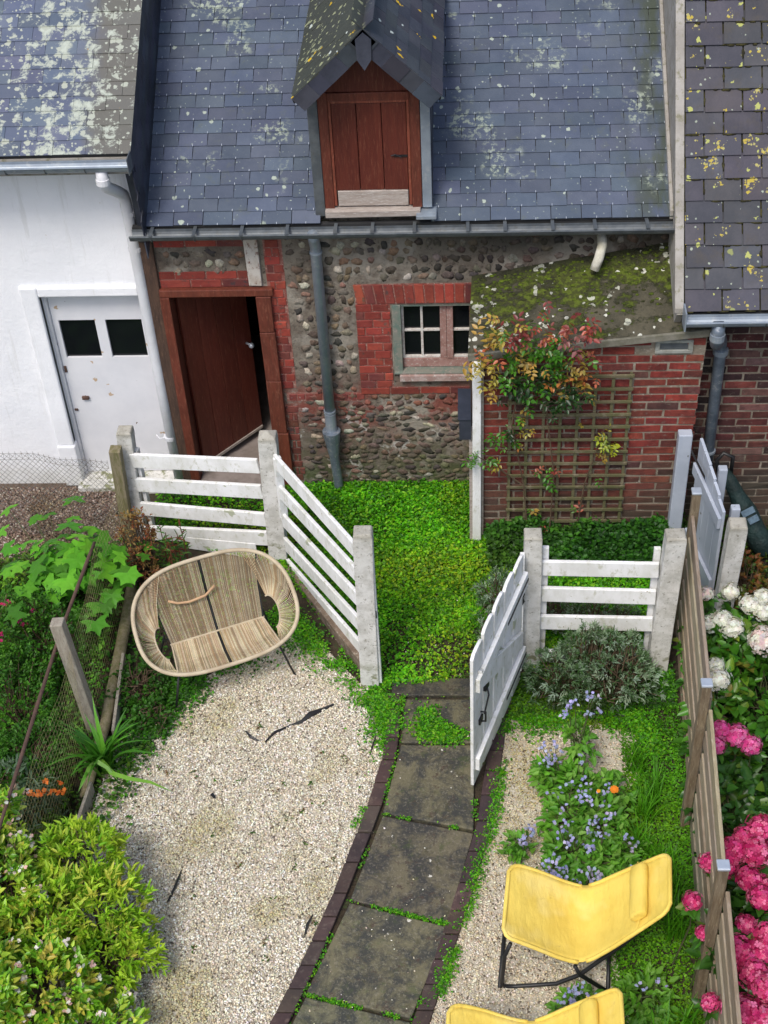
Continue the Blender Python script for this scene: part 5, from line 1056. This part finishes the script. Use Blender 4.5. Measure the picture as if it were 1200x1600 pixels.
# head cushion
m = MB(); cc_ = np.array([.925, 4.60, .69]); dd = np.array([.66, 0, .75]); nd = np.array([-.75, 0, .66]); L2 = .165
for i in range(13):
    t = [-1, -.995, -.97, -.9, -.6, -.3, 0, .3, .6, .9, .97, .995, 1][i]; w2 = [.55, .8, .93, 1, 1.02, 1, .98, 1, 1.02, 1, .93, .8, .55][i]
    for j in range(12):
        a = 2*math.pi*j/12; r1 = .056*w2*np.sign(math.cos(a))*abs(math.cos(a))**.62; r2 = .034*w2*np.sign(math.sin(a))*abs(math.sin(a))**.8; p = cc_+ax*t*L2+dd*r1+nd*r2; m.v.append(tuple(p)); m.c.append((1, 1, 1))
for i in range(12):
    for j in range(12): m.f.append((i*12+j, i*12+(j+1) % 12, i*12+12+(j+1) % 12, i*12+12+j))
m.f += [tuple(range(12))[::-1], tuple(144+j for j in range(12))]; obj('head_cushion', m, M_yel, dc, smooth=True)
m = MB(); m.tube([tuple(cc_+ax*.165-nd*.01), tuple(np.array([.92, 4.60, .66])+ax*.215), tuple(np.array([.92, 4.60, .64])+ax*.225)], .003, 5); m.tube([tuple(cc_-ax*.165-nd*.01), tuple(np.array([.92, 4.60, .66])-ax*.215)], .003, 5); obj('cushion_strap', m, M_yel, dc)
m = MB()
for sgn in (-1, 1):
    def pt(x, z, w_): return (x+ax[0]*w_*sgn, 4.60+ax[1]*w_*sgn, z)
    m.tube([pt(.23, .48, .21), pt(.20, .35, .21), pt(.185, .05, .205), pt(.20, .016, .205), pt(.26, .014, .205), pt(.50, .06, .21), pt(.63, .16, .21), pt(.86, .46, .19), pt(1.05, .72, .155)], .0125, 8)
    m.tube([pt(.60, .27, .22), pt(.63, .18, .22), pt(.80, .02, .235)], .0125, 8)
m.tube([(.175+ax[0]*.215, 4.60+.215, .02), (.175-ax[0]*.215, 4.60-.215, .02)], .0125, 8); m.tube([(.80+ax[0]*.235, 4.60+.235, .02), (.80-ax[0]*.235, 4.60-.235, .02)], .0125, 8); obj('frame', m, M_iron, dc, smooth=True)
d2 = dc.copy(); C.objects.link(d2); d2['label'] = 'yellow canvas deck chair lowest in the picture, cut by its bottom edge'
for ch in list(dc.children):
    c2 = ch.copy(); C.objects.link(c2); c2.parent = d2
pA = at(1046, 1342, .80); pB = at(968, 1553, .80); rz2 = .07; hrel = np.array([.50, .21, 0]); hr2 = np.array([hrel[0]*math.cos(rz2)-hrel[1]*math.sin(rz2), hrel[0]*math.sin(rz2)+hrel[1]*math.cos(rz2), 0]); d2.rotation_euler.z = rz2; d2.location = tuple(ch_org+(pB-pA)+hrel-hr2)
# dark green bag leaning in the corner
gb = thing('garden_bag', 'dark green long garden bag with pale patch, leaning on the brick wall', 'bag', (2.0, 8.1, 0))
P0, P1 = np.array([1.90, 8.30, .62]), np.array([2.22, 7.95, .10])
m = MB(); path = [P0+(P1-P0)*t for t in (0, .12, .3, .5, .7, .85, 1.0)]; m.tube(path, [.035, .052, .060, .088, .082, .092, .07], 14); obj('bag_body', m, surf('dark_green_cloth', (.005, .016, .015), (.012, .032, .03), 9, .7, 1.0, 14, bdist=.03), gb, smooth=True)
m = MB(); m.tube([P0+[-.045, 0, -.02], P0+[-.065, .01, .09], P0+[-.02, .02, .15], P0+[.05, .01, .12], P0+[.05, 0, -.02]], .016, 8); obj('carry_handle', m, M_iron, gb, smooth=True)
m = MB(); q = P0+(P1-P0)*.55; e_ = (P1-P0)/np.linalg.norm(P1-P0); s_ = np.cross(e_, (0, -.75, .66)); s_ /= np.linalg.norm(s_); nn_ = np.cross(s_, e_); nn_ = nn_ if nn_[2] > 0 else -nn_
m.obox(q+nn_*.098-s_*.05-e_*.07, e_*.05, s_*.10, nn_*.005); m.obox(q+nn_*.098-s_*.05+e_*.0, e_*.05, s_*.08, nn_*.005); obj('label_patch', m, surf('pale_blue_patch', (.10, .16, .21), (.05, .08, .11), 25, .5), gb)

# ================================================================== PLANTS
def plant(name, label, cat, base, group=None): return thing(name, label, cat, base, group)
def finish(root, lv, st, mat=M_leaf, smat=M_stem, nm='foliage'):
    lv.build(nm, mat, root)
    if st is not None and st.v: obj('stem', st, smat, root)
# silvery shrub in front of the short fence
p_ = plant('silver_shrub', 'silvery grey-leaved shrub spreading below the short white rail fence', 'shrub', (.85, 6.6, 0))
lv = Leaves(); st = MB(); SV = [(.09, .18, .06), (.24, .35, .22), (.05, .12, .03), (.42, .52, .42)]
for c, r, n in (((.62, 6.66, .16), (.30, .22, .26), 230), ((.98, 6.62, .18), (.34, .24, .28), 270), ((.80, 6.74, .26), (.28, .16, .30), 160), ((1.12, 6.70, .12), (.16, .18, .22), 90)):
    bush_leaves(lv, st, c, np.array(r)*[1, 1, .85], int(n*.62), 13, (.022, .046), .24, SV, up=.9, tw=.016)
for c in ((.80, 6.72, .52), (.95, 6.70, .46), (1.08, 6.74, .40)): bush_leaves(lv, st, c, (.07, .05, .10), 22, 14, (.025, .042), .22, SV, up=1, tw=.02)
bush_leaves(lv, None, (.85, 6.62, .10), (.45, .26, .16), 120, 12, (.02, .035), .4, [(.03, .06, .02), (.05, .09, .03)], up=.5)
finish(p_, lv, st, smat=M_twig)
p_ = plant('silver_shrub', 'small silvery bush in the yard just behind the open gate', 'shrub', (.19, 7.45, 0)); lv = Leaves(); st = MB()
bush_leaves(lv, st, (.20, 7.45, .12), (.16, .22, .24), 130, 13, (.02, .038), .22, SV, up=.9, tw=.02); bush_leaves(lv, st, (.13, 7.15, .06), (.10, .12, .14), 40, 10, (.02, .03), .24, SV, up=.8, tw=.02); finish(p_, lv, st, smat=M_twig)
p_ = plant('silver_shrub', 'low silvery plant behind the rails of the short white fence', 'shrub', (.85, 7.25, 0)); lv = Leaves(); st = MB()
for c in ((.62, 7.3, .08), (.86, 7.25, .12), (1.08, 7.2, .08)): bush_leaves(lv, st, c, (.20, .16, .22), 80, 12, (.02, .038), .24, SV+[(.08, .14, .05)], up=.9, tw=.02)
finish(p_, lv, st, smat=M_twig)
# leafy plants at the foot of the trellis
cover('ivy', [(.15, 7.85), (1.55, 7.75), (1.6, 8.2), (.12, 8.2)], 9000, (.025, .05), [(.030, .12, .014), (.045, .17, .015), (.022, .08, .014)], lambda x, y: np.clip(.2+(y-7.75)*2.5, 0, 1), 'broad-leaved green plants massed at the foot of the trellis', .03, .8, hill=lambda x, y: .20*np.clip((y-7.8)/.3, 0, 1)*(.4+fbm(x, y, 4)))
cover('undergrowth', [(1.45, 3.4), (4.2, 3.4), (4.2, 8.4), (1.62, 8.4)], 46000, (.02, .05), [(.02, .07, .01), (.035, .11, .012), (.05, .13, .015)], lambda x, y: np.clip(.15+.8*fbm(x, y, 2), 0, 1), 'dark green undergrowth beyond the slatted fence', .07, .7)
cover('undergrowth', [(-4.2, 4.0), (-2.66, 4.0), (-2.64, 8.1), (-4.2, 7.9)], 52000, (.015, .05), DGREEN+[(.08, .26, .015), (.12, .32, .02)], lambda x, y: np.clip(.3+.7*fbm(x, y, 2), 0, 1), 'dark green undergrowth in the left-hand bed behind the wire mesh', .10, .6)
cover('undergrowth', [(-2.62, 5.2), (-2.3, 5.6), (-2.1, 6.4), (-1.9, 6.9), (-1.6, 7.7), (-2.5, 8.15), (-2.62, 7.9)], 8000, (.015, .04), DGREEN+[(.05, .15, .012)], lambda x, y: np.clip(.3+.7*fbm(x, y, 3)-np.clip((x+2.3)*.6, 0, .6), 0, 1), 'green weeds between the wire mesh and the cane seat', .06, .7)
cover('undergrowth', [(.3, 6.42), (1.4, 6.5), (1.42, 6.9), (.3, 6.8)], 6000, (.012, .03), DGREEN, lambda x, y: x*0+.8, 'dark weeds under the silvery shrub', .03, .7)
# hydrangeas
def head_mesh(cols, seed, r=.07):
    n = 190; i = np.arange(n)+.5; ph = np.arccos(1-1.65*i/n); th_ = np.pi*(1+5**.5)*i; N_ = np.stack([np.cos(th_)*np.sin(ph), np.sin(th_)*np.sin(ph), np.cos(ph)], 1)
    N_ += rng.normal(0, .16, N_.shape); P = N_*np.array([r, r, r*.85])*(1+rng.uniform(-.16, .05, (n, 1))); lv = Leaves(); florets(lv, P, N_, .0180*r/.07, cols); 
    v = ICO[0]*r*.74*np.array([1, 1, .8]); f = np.array(ICO[1]); lv.raw(v, f, np.tile(np.array(cols[2])*.8, (len(v), 1)))
    o = lv.build('flower_head', M_petal, None); me = o.data; bpy.data.objects.remove(o); return me
PINK = [(.66, .04, .20), (.76, .09, .28), (.48, .02, .13), (.84, .22, .40), (.62, .07, .20)]; WHT = [(.90, .90, .89), (.88, .86, .86), (.92, .92, .91), (.86, .82, .83)]; BLSH = [(.84, .72, .74), (.82, .62, .67), (.86, .80, .8)]; MAG = [(.75, .10, .36), (.80, .2, .45), (.66, .06, .28)]
HM = {'p': [head_mesh(PINK, i) for i in range(3)], 'w': [head_mesh(WHT, i) for i in range(2)], 'b': [head_mesh(BLSH, 1)], 'm': [head_mesh(MAG, i) for i in range(2)]}
def hydrangea(label, heads, masses, base, cols, wts=None):
    root = plant('hydrangea', label, 'hydrangea', base, 'hydrangeas beyond the slatted fence'); lv = Leaves(); st = MB(); b = np.array(base, float)
    for c, r, n in masses: bush_leaves(lv, st, c, r, n, 6, (.06, .11), .66, cols, wts, up=.35, shell=.6, base=(c[0], c[1], 0), tw=.07, droop=.25)
    for (u, v, z, k, s_) in heads:
        p = at(u, v, z); o = bpy.data.objects.new('flower_head', rnd.choice(HM[k])); C.objects.link(o); o.parent = root; o.location = tuple(p-b); s_ *= {'p': 1.04 if v > 1280 and u > 1120 else .95, 'w': 1.05, 'b': 1.1, 'm': 1.1}[k]; o.scale = (s_, s_, s_*rnd.uniform(.9, 1.1)); o.rotation_euler = (rnd.uniform(-.4, .3), rnd.uniform(-.4, .3), rnd.uniform(0, 6))
        st.tube([(p[0]+rnd.uniform(-.1, .1)+.05, p[1]+.05, .0), (p[0]+.02, p[1]+.03, z*.6), tuple(p)], [.006, .005, .004], 5, caps=False)
        a = rng.uniform(0, 6.28, 6); lv.add(np.tile(p-[0, 0, .05], (6, 1)), np.stack([np.cos(a), np.sin(a), np.full(6, .15)], 1), rng.uniform(.07, .11, 6), rng.uniform(.05, .07, 6), palette(6, cols, wts), droop=.25)
    finish(root, lv, st, M_gleaf, M_stem)
HG = [(.06, .20, .015), (.09, .27, .02), (.035, .12, .012), (.22, .32, .03), (.30, .22, .04)]; HW = [4, 3, 4, 1, .35]
hydrangea('white-flowered hydrangea beside the concrete gate post', [(1104, 928, .55, 'b', .62), (1141, 925, .55, 'w', .78), (1128, 970, .55, 'w', 1.0), (1110, 975, .52, 'w', .8), (1144, 980, .55, 'w', .95), (1172, 945, .6, 'w', .9), (1192, 933, .6, 'w', .8), (1195, 955, .6, 'w', .9), (1192, 1000, .65, 'b', 1.15), (1118, 1040, .55, 'w', .75), (1122, 1062, .55, 'w', .95), (1112, 1050, .5, 'w', .7)],
          [((1.72, 6.75, .22), (.26, .40, .26), 90), ((2.0, 6.4, .25), (.36, .5, .30), 110), ((1.65, 6.1, .15), (.2, .4, .25), 60)], (1.8, 6.5, 0), HG, HW)
hydrangea('hydrangea with three magenta-pink heads behind the middle capped post', [(1125, 1140, .62, 'm', .78), (1118, 1165, .58, 'm', .75), (1152, 1150, .62, 'm', .85), (1174, 1165, .6, 'm', .75)],
          [((1.62, 5.5, .15), (.22, .35, .28), 70), ((1.95, 5.3, .18), (.30, .5, .34), 90)], (1.7, 5.5, 0), [(.03, .10, .012), (.045, .14, .014), (.02, .07, .012), (.12, .2, .02)], [4, 3, 4, .5])
hydrangea('large hydrangea crowded with deep pink heads at the lower right corner', [(1190, 1295, .85, 'p', 1.0), (1165, 1312, .8, 'p', .95), (1143, 1330, .8, 'p', 1.05), (1182, 1332, .82, 'p', 1.1), (1107, 1348, .72, 'p', .75), (1135, 1352, .75, 'p', .85), (1170, 1373, .78, 'p', .9), (1190, 1385, .74, 'p', .85), (1192, 1403, .8, 'p', 1.0), (1082, 1407, .75, 'p', .75), (1165, 1445, .7, 'p', .7), (1200, 1460, .8, 'p', 1.0), (1155, 1488, .75, 'p', 1.2), (1193, 1485, .75, 'p', 1.1), (1098, 1458, .68, 'p', .55), (1178, 1520, .78, 'p', 1.05), (1198, 1545, .8, 'p', 1.05), (1110, 1566, .68, 'p', .7), (1165, 1585, .75, 'p', 1.2), (1190, 1590, .75, 'p', 1.1), (1150, 1575, .7, 'p', 1.0), (1145, 1505, .68, 'p', .8)],
          [((1.75, 4.6, .28), (.34, .5, .38), 130), ((2.0, 4.2, .30), (.4, .6, .42), 130), ((1.7, 4.0, .25), (.28, .4, .36), 80), ((1.42, 4.32, .52), (.12, .12, .14), 24)], (1.7, 4.3, 0), [(.04, .13, .012), (.055, .17, .015), (.025, .08, .01), (.16, .2, .03)], [4, 3, 3, .5])
# borage in the right bed
BOR = [(.12, .34, .03), (.17, .42, .035), (.09, .26, .03), (.22, .42, .07)]; BLUE = [(.33, .34, .66), (.43, .42, .74), (.50, .46, .68), (.36, .40, .60)]
def borage(x, y, h, r, n, label, group='blue-flowered borage plants of the right-hand bed', fl=8, fh=None, offs=None):
    root = plant('borage', label, 'flowering plant', (x, y, 0), group); lv = Leaves(); st = MB(); fw = Leaves()
    bush_leaves(lv, st, (x, y, h*.25), (r, r, h*.55), n, 7, (.035, .075), .5, BOR, up=.25, shell=.35, tw=.04, droop=.3)
    for i in range(fl):
        a = rnd.uniform(0, 6.3); q = np.array([x+math.cos(a)*r*rnd.uniform(.1, .9), y+math.sin(a)*r*rnd.uniform(.1, .9), h*rnd.uniform(.8, 1.15)])
        if offs: q = np.array([x, y, h])+np.array(offs[i % len(offs)])+rng.normal(0, .012, 3)
        st.tube([(x+rnd.uniform(-.02, .02), y+rnd.uniform(-.02, .02), 0), ((x+q[0])/2+rnd.uniform(-.02, .02), (y+q[1])/2, q[2]*.6), tuple(q)], [.0045, .0035, .002], 5, caps=False)
        k = rnd.randint(4, 7); P = q+rng.normal(0, .020, (k, 3)); florets(fw, P, rng.normal(0, .5, (k, 3))+[0, -.3, 1], .0125, BLUE, 5); lv.add(P-[0, 0, .008], rng.normal(0, 1, (k, 3)), rng.uniform(.012, .022, k), rng.uniform(.007, .011, k), palette(k, [(.20, .22, .20), (.13, .2, .1)]))
    finish(root, lv, st); fw.build('flowers', M_petal, root)
bl = 'green borage plant with small blue flowers in the bed above the deck chairs'
borage(.70, 6.02, .62, .10, 14, 'tallest borage, two blue sprays standing just below the silvery shrub', fl=7, offs=[(-.10, 0, -.02), (-.05, .03, .03), (.03, .02, .05), (.09, 0, .03), (.11, -.03, -.03), (-.10, -.04, -.05), (.04, -.05, -.03)])
for (x, y, h, r, n, fl) in [(.52, 5.85, .30, .10, 18, 7), (.66, 5.75, .26, .14, 34, 3), (.84, 5.72, .24, .15, 34, 3), (.62, 5.50, .28, .15, 36, 6), (.80, 5.45, .26, .16, 36, 5), (.60, 5.25, .30, .14, 34, 8), (.76, 5.20, .26, .15, 32, 5), (.90, 5.30, .2, .14, 20, 3), (.92, 5.05, .22, .12, 20, 5), (.50, 5.05, .24, .12, 20, 9), (.70, 4.98, .22, .14, 24, 8)]: borage(x, y, h*1.15, r*1.1, int(n*1.5), bl, fl=max(2, fl-1))
borage(.30, 5.32, .22, .09, 14, 'stray small borage growing in the gravel beside the path, left of the bed', fl=4)
borage(.60, 4.22, .24, .13, 26, 'pale borage growing through the black frame of the upper deck chair', fl=9)
borage(.98, 4.30, .26, .16, 34, 'leafy borage between the two deck chairs, nearly without flowers', fl=2)
for (u, v, lb) in ((960, 1234, 'bright orange marigold open among the blue borage'), (935, 1236, 'smaller orange marigold just left of the bright one')):
    p = at(u, v, .30); root = plant('marigold', lb, 'flower', (p[0], p[1], 0), 'orange marigolds in the borage'); fw = Leaves(); st = MB(); s_ = .028 if u == 960 else .013
    for k in range(3): florets(fw, np.array([p+[0, 0, .004*k]]), np.array([[0, -.35, 1.0]]), s_*(1-.25*k), [(.85, .28, .02), (.9, .36, .03)], 11)
    fw.build('bloom', M_petal, root); st.tube([(p[0], p[1]+.02, 0), (p[0], p[1], .15), tuple(p)], .003, 5, caps=False); obj('stem', st, M_stem, root)
# grass tufts
GRS = [(.06, .22, .008), (.09, .31, .010), (.12, .38, .015)]
def tuft(x, y, n, L, W, label, cols=GRS, lean=.6, rad=.06, name='grass_tuft', group=None, cat='grass tuft'):
    lv = Leaves(); blades(lv, (x, y, 0), n, L, W, cols, lean, rad, 5); o = lv.build(name, M_leaf, None); V0 = np.array([x, y, 0]); o.data.transform(Matrix.Translation((-x, -y, 0))); o.location = (x, y, 0); return tag(o, label, cat, group)
gl_ = 'arching green grass tuft along the left foot of the slatted fence'; gg = 'grass tufts along the slatted fence'
for (x, y) in ((1.08, 6.0), (1.15, 5.75), (1.05, 5.35), (1.18, 5.2), (1.22, 5.0), (1.12, 5.6), (1.2, 4.75)): tuft(x, y, 46, (.16, .36), .008, gl_, group=gg)
tuft(1.04, 3.98, 60, (.2, .42), .012, 'broad-bladed grass tuft between lower deck chair and slatted fence'); tuft(1.22, 4.15, 40, (.15, .3), .007, 'thin grass tuft at the base of the nearest fence post')
lv = Leaves()
for k in range(260):
    x, y = rng.uniform(-1.2, .3), rng.uniform(6.75, 8.7)
    if x < -1.3+(8.6-y)*.3: continue
    blades(lv, (x, y, .0), int(rng.integers(3, 8)), (.03, .09), .004, [(.08, .26, .01), (.14, .34, .02), (.20, .30, .05)], .7, .02, 3)
o = lv.build('grass', M_leaf, None, kind='stuff'); o['label'] = 'short grass blades sprouting through the green carpet of the yard'
# strap-leaved plant on the left
p = (-2.47, 5.95, 0); root = plant('strap_leaf_plant', 'strap-leaved plant arching over the gravel edge below the cane seat', 'plant', p); lv = Leaves(); blades(lv, p, 40, (.35, .66), .032, [(.08, .27, .02), (.12, .34, .03), (.05, .18, .015)], .75, .05, 7); lv.build('leaves', M_gleaf, root)
def arch(lv, pts, W, col):
    V = []; P = [np.array(a) for a in pts]; n = len(P)
    for i in range(n):
        d = P[min(i+1, n-1)]-P[max(i-1, 0)]; s_ = np.cross(d, [0, 0, 1.0]); s_ /= np.linalg.norm(s_); f = i/(n-1); w_ = W*.5*math.sin(math.pi*min(1, (f*.9+.12)))**.6; V += [P[i]-s_*w_, P[i]+s_*w_]
    lv.raw(np.array(V), np.array([[2*k, 2*k+1, 2*k+3, 2*k+2] for k in range(n-1)]), np.tile(col, (len(V), 1)))
lv = Leaves(); arch(lv, [at(150, 1180, .02), at(160, 1190, .22), at(175, 1208, .32), at(200, 1216, .33), at(235, 1222, .30), at(272, 1238, .22)], .035, (.2, .42, .05)); arch(lv, [at(150, 1185, .02), at(142, 1195, .3), at(152, 1190, .36), at(168, 1200, .34), at(185, 1220, .28)], .032, (.22, .40, .10)); arch(lv, [at(150, 1185, .02), at(140, 1198, .25), at(130, 1220, .24), at(122, 1238, .2)], .03, (.16, .36, .05))
lv.build('long_leaf', M_gleaf, root)
# lime shrub and abelia at lower left
ABC = [(.22, .50, .03), (.42, .58, .05), (.12, .32, .015), (.60, .54, .08), (.56, .34, .08)]
p_ = plant('lime_shrub', 'lime-yellow fine-leaved shrub spilling over the gravel at lower left', 'shrub', (-2.35, 4.75, 0)); lv = Leaves(); st = MB()
for c, r, n in (((-2.38, 4.95, .34), (.26, .30, .34), 170), ((-2.22, 4.62, .30), (.34, .32, .32), 200), ((-2.10, 4.42, .22), (.28, .22, .24), 110), ((-2.50, 4.55, .42), (.26, .3, .3), 120)):
    bush_leaves(lv, st, c, r, int(n*.8), 13, (.035, .072), .27, [(.32, .56, .03), (.46, .64, .05), (.18, .42, .02), (.60, .56, .10)], [3, 4, 2, 1.2], up=.7, tw=.03)
finish(p_, lv, st, smat=M_twig)
p_ = plant('flowering_shrub', 'glossy variegated shrub with tiny pinkish-white flowers in the lower left corner', 'shrub', (-2.75, 4.3, 0)); lv = Leaves(); st = MB(); fw = Leaves(); T_ = []
for c, r, n in (((-2.78, 4.62, .44), (.30, .38, .40), 190), ((-2.90, 5.05, .60), (.20, .26, .32), 90), ((-2.42, 4.12, .36), (.36, .32, .34), 190), ((-2.75, 3.95, .5), (.35, .35, .4), 140), ((-2.1, 3.95, .2), (.26, .26, .22), 70)):
    t_, d_q = bush_leaves(lv, st, c, r, n, 11, (.035, .065), .44, ABC, [4, 4, 3, 1.5, .8], up=.5, tw=.035); T_.append(t_[::5]+d_q[::5]*.055)
T_ = np.concatenate(T_)
for q in T_: k = 5; florets(fw, q+rng.normal(0, .012, (k, 3)), rng.normal(0, .6, (k, 3))+[0, -.4, 1], .014, [(.80, .70, .68), (.84, .8, .76), (.7, .45, .42)], 5)
finish(p_, lv, st, M_gleaf, M_twig); fw.build('flowers', M_petal, p_)
# dark shrubs in the left bed
def dshrub(label, masses, base, L, W, cols, flowers=None, fcols=None, name='leafy_shrub', mat=M_leaf, per=12, up=.4, group=None, fsz=.012):
    p_ = plant(name, label, 'shrub', base, group); lv = Leaves(); st = MB()
    for c, r, n in masses: bush_leaves(lv, st, c, r, n, per, L, W, cols, up=up, tw=.04)
    finish(p_, lv, st, mat, M_twig)
    if flowers:
        fw = Leaves()
        for (u, v, z) in flowers: p = at(u, v, z); k = 5; florets(fw, p+rng.normal(0, .012, (k, 3)), rng.normal(0, .6, (k, 3))+[0, -.5, .8], fsz, fcols, 5)
        fw.build('flowers', M_petal, p_)
dshrub('dark small-leaved bush with little crimson flowers in the left-hand bed', [((-3.05, 6.95, .28), (.36, .45, .34), 230), ((-3.10, 6.3, .25), (.30, .5, .34), 220), ((-3.45, 6.7, .35), (.35, .6, .35), 180)], (-3.1, 6.7, 0), (.016, .034), .55, [(.035, .14, .010), (.06, .21, .014), (.022, .085, .009), (.10, .27, .02)],
       [(12, 940, .5), (16, 943, .5), (20, 962, .5), (30, 970, .5), (38, 975, .5), (2, 990, .5), (50, 955, .5), (0, 1000, .5), (8, 945, .52)], [(.50, .02, .12), (.6, .04, .2)], per=14)
dshrub('low bush with narrow pale grey-green leaves at the left edge', [((-3.0, 5.62, .18), (.26, .26, .24), 60), ((-2.85, 5.5, .12), (.2, .2, .18), 30)], (-3.0, 5.6, 0), (.05, .085), .24, [(.12, .19, .12), (.16, .24, .16), (.05, .10, .04)], per=9)
dshrub('mid green leafy shrub seen through the wire mesh beside the grey stake', [((-2.92, 5.9, .16), (.22, .40, .26), 120), ((-2.95, 6.9, .18), (.24, .5, .28), 150), ((-2.88, 7.5, .14), (.2, .3, .24), 80)], (-2.9, 6.5, 0), (.018, .042), .55, [(.05, .17, .012), (.08, .24, .02), (.03, .10, .01)], per=10)
dshrub('green weeds bunched under the left end of the cane seat', [((-2.33, 6.65, .06), (.20, .26, .14), 60), ((-2.2, 6.4, .04), (.14, .18, .10), 40)], (-2.3, 6.6, 0), (.02, .04), .75, [(.04, .14, .012), (.06, .19, .015), (.028, .09, .01)], per=8)
# orange flowers through the mesh
fw = Leaves(); root = plant('orange_flowers', 'cluster of orange flowers behind the wire mesh at lower left', 'flowers', (-2.85, 5.0, 0)); st = MB()
for (u, v) in ((55, 1238), (62, 1241), (70, 1238), (78, 1240), (95, 1222), (70, 1222), (97, 1236), (90, 1238), (45, 1240)):
    p = at(u, v, .38); florets(fw, p+rng.normal(0, .010, (4, 3)), rng.normal(0, .5, (4, 3))+[0, -.6, .8], .016, [(.72, .14, .02), (.80, .22, .04)], 5); st.tube([(p[0], p[1]+.03, 0), tuple(p)], .003, 5, caps=False)
fw.build('flowers', M_petal, root); obj('stem', st, M_stem, root)
# big lobed leaves
root = plant('lobed_leaf_plant', 'plant with large bright green lobed leaves beside the brown shingle', 'plant', (-3.05, 7.4, 0)); lv = Leaves(); st = MB()
def lobed(c, r, tilt, az, col):
    ang = []; rad = []
    for k in range(5):
        a = -2.1+k*1.05; ang += [a-.34, a-.16, a, a+.16, a+.34]; e_q = rng.uniform(.78, 1.05); rad += [.60, .80*e_q, 1.0*e_q, .80*e_q, .60]
    ang.append(math.pi); rad.append(.12); n = len(ang); V = [np.zeros(3)]
    for a, q in zip(ang, rad): V.append(np.array([math.cos(a)*q, math.sin(a)*q, -.16*q*q+.05*abs(math.sin(a*2.5))]))
    V = np.array(V)*r; ca, sa = math.cos(az), math.sin(az); ct, st_ = math.cos(tilt), math.sin(tilt); R1 = np.array([[ct, 0, -st_], [0, 1, 0], [st_, 0, ct]]); R2 = np.array([[ca, sa, 0], [-sa, ca, 0], [0, 0, 1]])
    V = V@R1@R2+np.array(c); lv.raw(V, np.array([[0, k+1, (k+1) % n+1] for k in range(n)]), np.tile(col, (n+1, 1)))
for k in range(105):
    u = rng.normal(108, 52); v = rng.normal(880, 40)
    if u > 165: v -= 0
    z = .35+.3*rng.random(); p = at(u, v, z); d = p[:2]-np.array([-3.0, 7.45]); az = math.atan2(d[1], d[0])+rng.normal(0, .5); c_ = palette(1, [(.11, .37, .02), (.16, .46, .03), (.08, .27, .02)])[0]
    lobed(p, rng.uniform(.075, .125), rng.uniform(.1, .5), az, c_); st.tube([(-3.0+rng.normal(0, .05), 7.45+rng.normal(0, .05), 0), (p[0]*.6-3.0*.4, p[1]*.6+7.45*.4, z*.8), tuple(p)], [.005, .004, .002], 5, caps=False)
finish(root, lv, st)
# rust-coloured dried plant and red-stemmed plant near the leftmost concrete post
root = plant('dried_plant', 'rust-brown withered plant against the leftmost concrete post', 'plant', (-2.48, 7.75, 0)); lv = Leaves(); st = MB(); RU = [(.24, .07, .03), (.32, .14, .05), (.38, .26, .09), (.12, .04, .02)]
for c, r, n in (((-2.50, 7.80, .48), (.14, .14, .22), 50), ((-2.44, 7.62, .30), (.10, .12, .22), 36), ((-2.36, 7.5, .2), (.08, .1, .2), 22)): bush_leaves(lv, st, c, r, n, 10, (.015, .035), .5, RU, up=-.2, tw=.03, base=(-2.48, 7.75, 0))
finish(root, lv, st, smat=M_twig)
root = plant('lily_stems', 'upright red-stemmed leafy plant in front of the first fence rails', 'plant', (-2.27, 7.75, 0)); lv = Leaves(); st = MB()
for k in range(7):
    x, y = -2.27+rng.normal(0, .06), 7.75+rng.normal(0, .07); h = rng.uniform(.42, .66); tx = x+rng.normal(0, .02); st.tube([(x, y, 0), (tx, y, h)], [.006, .003], 5, caps=False); n = 26; f = rng.uniform(.15, 1, n); a = rng.uniform(0, 6.3, n)
    lv.add(np.stack([x+(tx-x)*f, np.full(n, y), h*f], 1), np.stack([np.cos(a), np.sin(a), np.full(n, .35)], 1), rng.uniform(.05, .09, n), rng.uniform(.010, .015, n), palette(n, [(.05, .14, .02), (.08, .2, .03), (.20, .05, .03)], [3, 2, 1.6]))
finish(root, lv, st, smat=surf('red_stem', (.12, .035, .02), (.16, .06, .03), 12, .7, 0))
# rusty-leaved plant by the neighbouring post
dshrub('brown and green plant behind the concrete gate post, below the garden bag', [((2.02, 7.6, .12), (.22, .25, .2), 50), ((2.15, 7.3, .14), (.2, .3, .2), 40)], (2.0, 7.5, 0), (.03, .055), .7, [(.16, .07, .03), (.05, .12, .015), (.09, .15, .02), (.28, .10, .03)], per=6)
